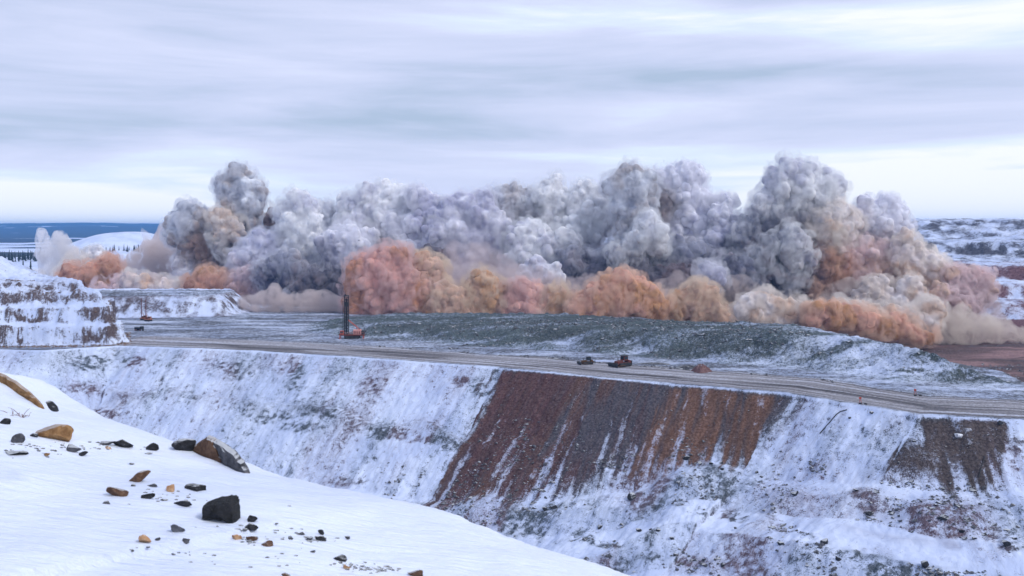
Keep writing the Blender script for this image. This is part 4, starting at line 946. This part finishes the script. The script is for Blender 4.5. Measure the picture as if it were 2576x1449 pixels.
def cable_stand(px, py, label):
    p = hit(px, py, 230, 340); root = empty('cable_stand', p, R(-20)); tag(root, label, 'cable stand', 'red cable stands along the haul road')
    for x in (-.7, .9): MB().box((x, 0, .18), (.9, .55, .4)).build('skid', M_blk, root, .04)
    MB().bar((-.5, 0, .45), (1.0, 0, .45), .05, 5).build('skid_rail', M_blk, root)
    MB().bar((-1.0, .12, .3), (-.7, 0, 2.2), .07, 5).bar((-.3, .12, .3), (-.7, 0, 2.2), .07, 5).bar((-.95, .1, 1.1), (-.42, .1, 1.1), .05, 5).build('post_frame', M_red, root)
    MB().box((-.7, 0, 1.9), (.75, .12, .7)).build('marker_board', M_red, root, .02)
cable_stand(2170, 1017, 'red marker stand on black skids at the lower edge of the haul road')
cable_stand(2308, 996, 'red marker stand on black skids at the upper edge of the haul road')

def cable(pts, rad, label, name='cable'):
    P_ = [hit(a, b, 200, 400)+np.array([0, -.1, .15]) for a, b in pts]; V, Q = tube_arr(P_, rad, 6); o = mesh_np(name, V, Q, M_blk); tag(o, label, 'cable')
cable([(2062, 1092), (2074, 1078), (2090, 1060), (2104, 1043), (2114, 1036), (2130, 1032)], .16, 'dark cable hanging down the snowy slope below the haul road')
cable([(2462, 1202), (2466, 1185), (2472, 1165), (2477, 1150)], .13, 'short dark cable on the snow right of the dark bare patch')

# heaps of tipped soil by the road
def heap(px, py, w, h, d, mat, label, seed):
    p = hit(px, py, 280, 440); k = p[1]/F; n = 26; th = np.linspace(0, 2*np.pi, n, endpoint=False); V, Q = [], []
    for j, (rr__, zz_) in enumerate([(1.08, -.15), (.95, .12), (.72, .5), (.45, .85), (.2, 1.0)]):
        for a in th: f = 1+.16*math.sin(3*a+seed)+.09*math.sin(7*a+seed*2); V.append((math.cos(a)*rr__*f*w*k/2, math.sin(a)*rr__*f*d/2, zz_*h*k*(1+.12*math.sin(5*a+j+seed))))
    for j in range(4):
        for i in range(n): Q.append([j*n+i, j*n+(i+1) % n, (j+1)*n+(i+1) % n, (j+1)*n+i])
    V.append((0, 0, h*k)); c = len(V)-1
    for i in range(0, n, 1): Q.append([4*n+i, 4*n+(i+1) % n, c, c])
    me = bpy.data.meshes.new('soil_heap'); me.from_pydata([tuple(v) for v in V], [], [tuple(dict.fromkeys(q)) for q in Q]); me.materials.append(mat)
    o = bpy.data.objects.new('soil_heap', me); COL.objects.link(o); o.location = p; tag(o, label, 'soil heap'); return o
M_soil = rock_mat('red_soil', (.11, .055, .055), (.17, .10, .095), 1.2, .25); M_dsoil = rock_mat('dark_soil', (.03, .032, .04), (.07, .07, .08), 1.2, .2)
heap(1764, 935, 46, 18, 7, M_soil, 'red-brown soil heap tipped beside the haul road', 1.0)
heap(1728, 926, 66, 7, 4, M_dsoil, 'long low black soil ridge running up to the red-brown heap', 2.3)
heap(1645, 916, 90, 4, 3, M_dsoil, 'thin dark soil line behind the snow patch right of the bulldozers', 4.1)

# boulders one can pick out in the pit
GB = 'boulders on the pit slope'
bl = [(1508,1330,18,'dark boulder alone on the snow shelf below the red scree'),(1369,1284,18,'left one of two dark boulders under the red scree'),(1394,1280,20,'right one of two dark boulders under the red scree'),
 (1593,1254,30,'large dark boulder in a rocky cluster right of the red scree foot'),(1729,1156,24,'dark boulder at the left end of the boulder row under the brown scree'),
 (1607,1337,18,'dark boulder on the snow shelf, left one of a close pair'),(1657,1336,18,'dark boulder on the snow shelf, right one of a close pair'),(1691,1358,14,'small boulder on the lip of the snow shelf'),
 (2372,1310,32,'biggest dark boulder low on the right snow bench'),(2185,1296,20,'dark boulder at the left of the rocks on the right snow bench'),(2077,1368,24,'dark rock lump standing from the snow low right of centre'),
 (1964,1370,18,'small dark rock lump left of the bigger lump, low right of centre'),(2109,1410,18,'dark rock near the bottom frame edge, right of centre'),(2332,1426,30,'flat dark stone alone on smooth snow near the bottom right'),
 (2535,1372,26,'dark red-brown boulder at the lower right corner'),(2413,1100,26,'pale snow-covered boulder, lower one in the dark bare patch'),(2438,1084,18,'pale snow-covered boulder, upper one in the dark bare patch'),
 (2517,1066,18,'black boulder on the rim right of the dark bare patch'),(2194,1041,12,'dark boulder just under the road edge near the red marker stand'),(2001,1246,22,'dark rock at the foot of the slope under the brown scree')]
SM = 'dark boulder dotted along the snowy pit benches'
bl += [(x, y, w, SM) for x, y, w in [(1763,1168,14),(1788,1168,14),(1816,1166,13),(1816,1182,12),(1902,1190,12),(1916,1201,10),(1637,1333,9),(1770,1412,12),(2338,1313,9),(2356,1273,11),(2318,1263,10),(2153,1235,13),(2420,1340,20),(2451,1358,16),(2555,1358,16),(2139,1053,9),(2300,1112,12),(2262,1166,9),(1700,1398,14),(1820,1424,13),(2262,1300,10),(2480,1346,12),(2240,1290,12),(1960,1196,9),(1850,1330,10),(1480,1420,12)]]
M_snowr = rock_mat('snowy_rock', (.30, .30, .34), (.55, .56, .62), 2, .9)
for i, (a, b, w, lb) in enumerate(bl):
    p = hit(a, b, 200, 420); k = p[1]/F; V, Fc = hull_rock((w*k, w*k*.8, w*k*.62), 400+i)
    m = M_snowr if lb.startswith('pale') else RM['black']; o = mesh_np('boulder', V, Fc, m, smooth=False); o.location = p+np.array([0, .2, w*k*.14]); tag(o, lb, 'boulder', GB if lb != SM else 'small boulders along the benches')

# rubble nobody could count
rg = np.random.default_rng(11)
OCT = ICO[1][0], ICO[1][1]
def rubble(n, fx, label, mat, smin, smax, keep):
    X, Y = fx(n); z, rk, col, st, rd = terrain(X, Y); m = keep(X, Y, rk, st, rd); X, Y, z = X[m], Y[m], z[m]; V0 = np.array([[0, 0, 1], [1, 0, 0], [.2, 1, 0], [-1, .1, 0], [-.1, -1, 0], [0, 0, -1]], float); F0 = np.array([[0, 1, 2], [0, 2, 3], [0, 3, 4], [0, 4, 1], [5, 2, 1], [5, 3, 2], [5, 4, 3], [5, 1, 4]])
    n = len(X); s_ = smin*(smax/smin)**(rg.random(n)**2.2)
    V = V0[None]*(1+rg.normal(0, .28, (n, 6, 1))); a = rg.uniform(0, 6.28, n); c, s2 = np.cos(a), np.sin(a)
    x = V[:, :, 0]*c[:, None]-V[:, :, 1]*s2[:, None]; y = V[:, :, 0]*s2[:, None]+V[:, :, 1]*c[:, None]
    x += V[:, :, 2]*rg.normal(0, .4, n)[:, None]
    V = np.stack([x*1.2*s_[:, None]+X[:, None], y*s_[:, None]+Y[:, None], V[:, :, 2]*.7*s_[:, None]+z[:, None]+.1*s_[:, None]], 2)
    Fq = (F0[None]+(np.arange(n)*6)[:, None, None]).reshape(-1, 3)
    o = mesh_np('rubble', V.reshape(-1, 3), Fq, mat, smooth=False); tag(o, label, 'rubble', kind='stuff')
def area(x0, x1, y0, y1):
    def f(n): Y = rg.uniform(y0, y1, n); X = rg.uniform((x0-1288)/F, (x1-1288)/F, n)*Y; return X, Y
    return f
cl = lambda X, Y, sc, sd, th: fbm(X/sc, Y/sc, seed=sd, octaves=3) > th
rubble(60000, area(900, 2900, 200, 330), 'dark rubble and stones strewn over the lower pit benches', RM['slate'], .14, .75, lambda X, Y, rk, st, rd: (st[:, 1] > 18) & (rk > .02) & cl(X, Y, 11, 301, .02) & (rg.random(len(X)) < .22+.6*cl(X, Y, 5, 302, .1)))
rubble(26000, area(-100, 2700, 250, 430), 'stones caught in the snow on the upper pit slope', RM['slate'], .10, .42, lambda X, Y, rk, st, rd: (st[:, 1] > 1.5) & (rk > .1) & cl(X, Y, 8, 303, .1))
rubble(26000, area(850, 2600, 300, 470), 'broken dark rock over the blasted rubble mound', RM['slate'], .16, .9, lambda X, Y, rk, st, rd: (st[:, 2] > 30) & (rk > .45) & cl(X, Y, 7, 304, -.05))
rubble(6000, area(-100, 330, 415, 470), 'loose rock on the snowy bluff', RM['brown'], .15, .7, lambda X, Y, rk, st, rd: (rk > .2) & (X < -180))

# spruces beyond the mine
M_tree = NT('spruce_needles'); g_ = M_tree.n('ShaderNodeTexCoord').outputs['Object']
M_tree.bsdf(M_tree.mix(M_tree.smooth(M_tree.noise(g_, .9, 3, .6), .4, .65), (.012, .020, .020), (.06, .075, .085)), .9); M_tree = M_tree.m
M_bark = paint('spruce_bark', (.05, .04, .035), .9)
def spruce_mesh(seed, h=12.0, w=1.7, bare=0.0):
    rg = np.random.default_rng(seed); V, Q = [], []
    n = 9; base = h*.10+bare*h
    for j in range(n):
        z = base+(h-base)*j/n; r = w*(1-j/n)**.85*rg.uniform(.8, 1.15); k = 9; o = len(V)
        V.append((0, 0, z+(h-base)/n*1.6))
        for i in range(k): a = 2*math.pi*i/k+rg.uniform(-.2, .2); rr2 = r*rg.uniform(.45, 1.2); V.append((math.cos(a)*rr2, math.sin(a)*rr2, z-rr2*.35))
        for i in range(k):
            if rg.random() > .15: Q.append((o, o+1+i, o+1+(i+1) % k))
    me = bpy.data.meshes.new('crown'); me.from_pydata(V, [], Q); me.materials.append(M_tree)
    tv, tq = tube_arr([(0, 0, -1), (0, 0, h*.5), (0, 0, h*.96)], [.18, .11, .03], 5); mt = bpy.data.meshes.new('trunk'); mt.from_pydata(tv.tolist(), [], [list(map(int, q)) for q in tq]); mt.materials.append(M_bark)
    return me, mt
TR = [spruce_mesh(s_, w=w_) for s_, w_ in ((1, 1.5), (2, 2.0), (3, 1.7), (4, 1.3))]
def spruce(px, py, sc, label, group, rng_=(800, 1500), var=None):
    p = hit(px, py, *rng_); root = empty('spruce_tree', p, rg.uniform(0, 6)); root.scale = (sc*1.15, sc*1.15, sc); c, t_ = TR[rg.integers(0, 4) if var is None else var]
    for nm, me in (('crown', c), ('trunk', t_)): o = bpy.data.objects.new(nm, me); COL.objects.link(o); o.parent = root
    tag(root, label, 'spruce', group)
for i in range(85):
    x = rg.uniform(-20, 142); y = 652+ (142-x)*.035+rg.uniform(-6, 5)-(4 if x > 100 else 0)
    spruce(x, y, rg.uniform(.65, 1.2), 'dark spruce in the dense stand at the left, below the blue forest', 'spruce stand at the left')
for i in range(36):
    x = rg.uniform(262, 408); spruce(x, 633-(x-262)*.01+rg.uniform(-3, 3), rg.uniform(.5, .85), 'small dark spruce in the row at the foot of the snow dome', 'spruce row under the snow dome')
for x, y, s_ in ((178, 634, .7), (190, 640, .5), (300, 648, .4), (330, 652, .4), (345, 650, .35)): spruce(x, y, s_, 'small lone spruce on the snowfield in front of the snow dome', 'lone spruces before the snow dome')
spruce(77, 682, 1.25, 'tallest slim spruce standing alone in front of the dense stand', None, var=3)
spruce(58, 672, .95, 'slim spruce left of the tallest lone one, in front of the dense stand', None, var=3)
# ------------------------------------------------------------------ winter air
b = MB().box((0, 15600, -40), (70000, 32600, 260))
hv = NT('winter_air'); pv = hv.n('ShaderNodeVolumePrincipled'); pv.inputs['Color'].default_value = HAZE_COL; pv.inputs['Density'].default_value = HAZE_D; pv.inputs['Anisotropy'].default_value = .0
hv.l(pv.outputs[0], hv.o.inputs['Volume'])
h = b.build('haze', hv.m); tag(h, kind='stuff')
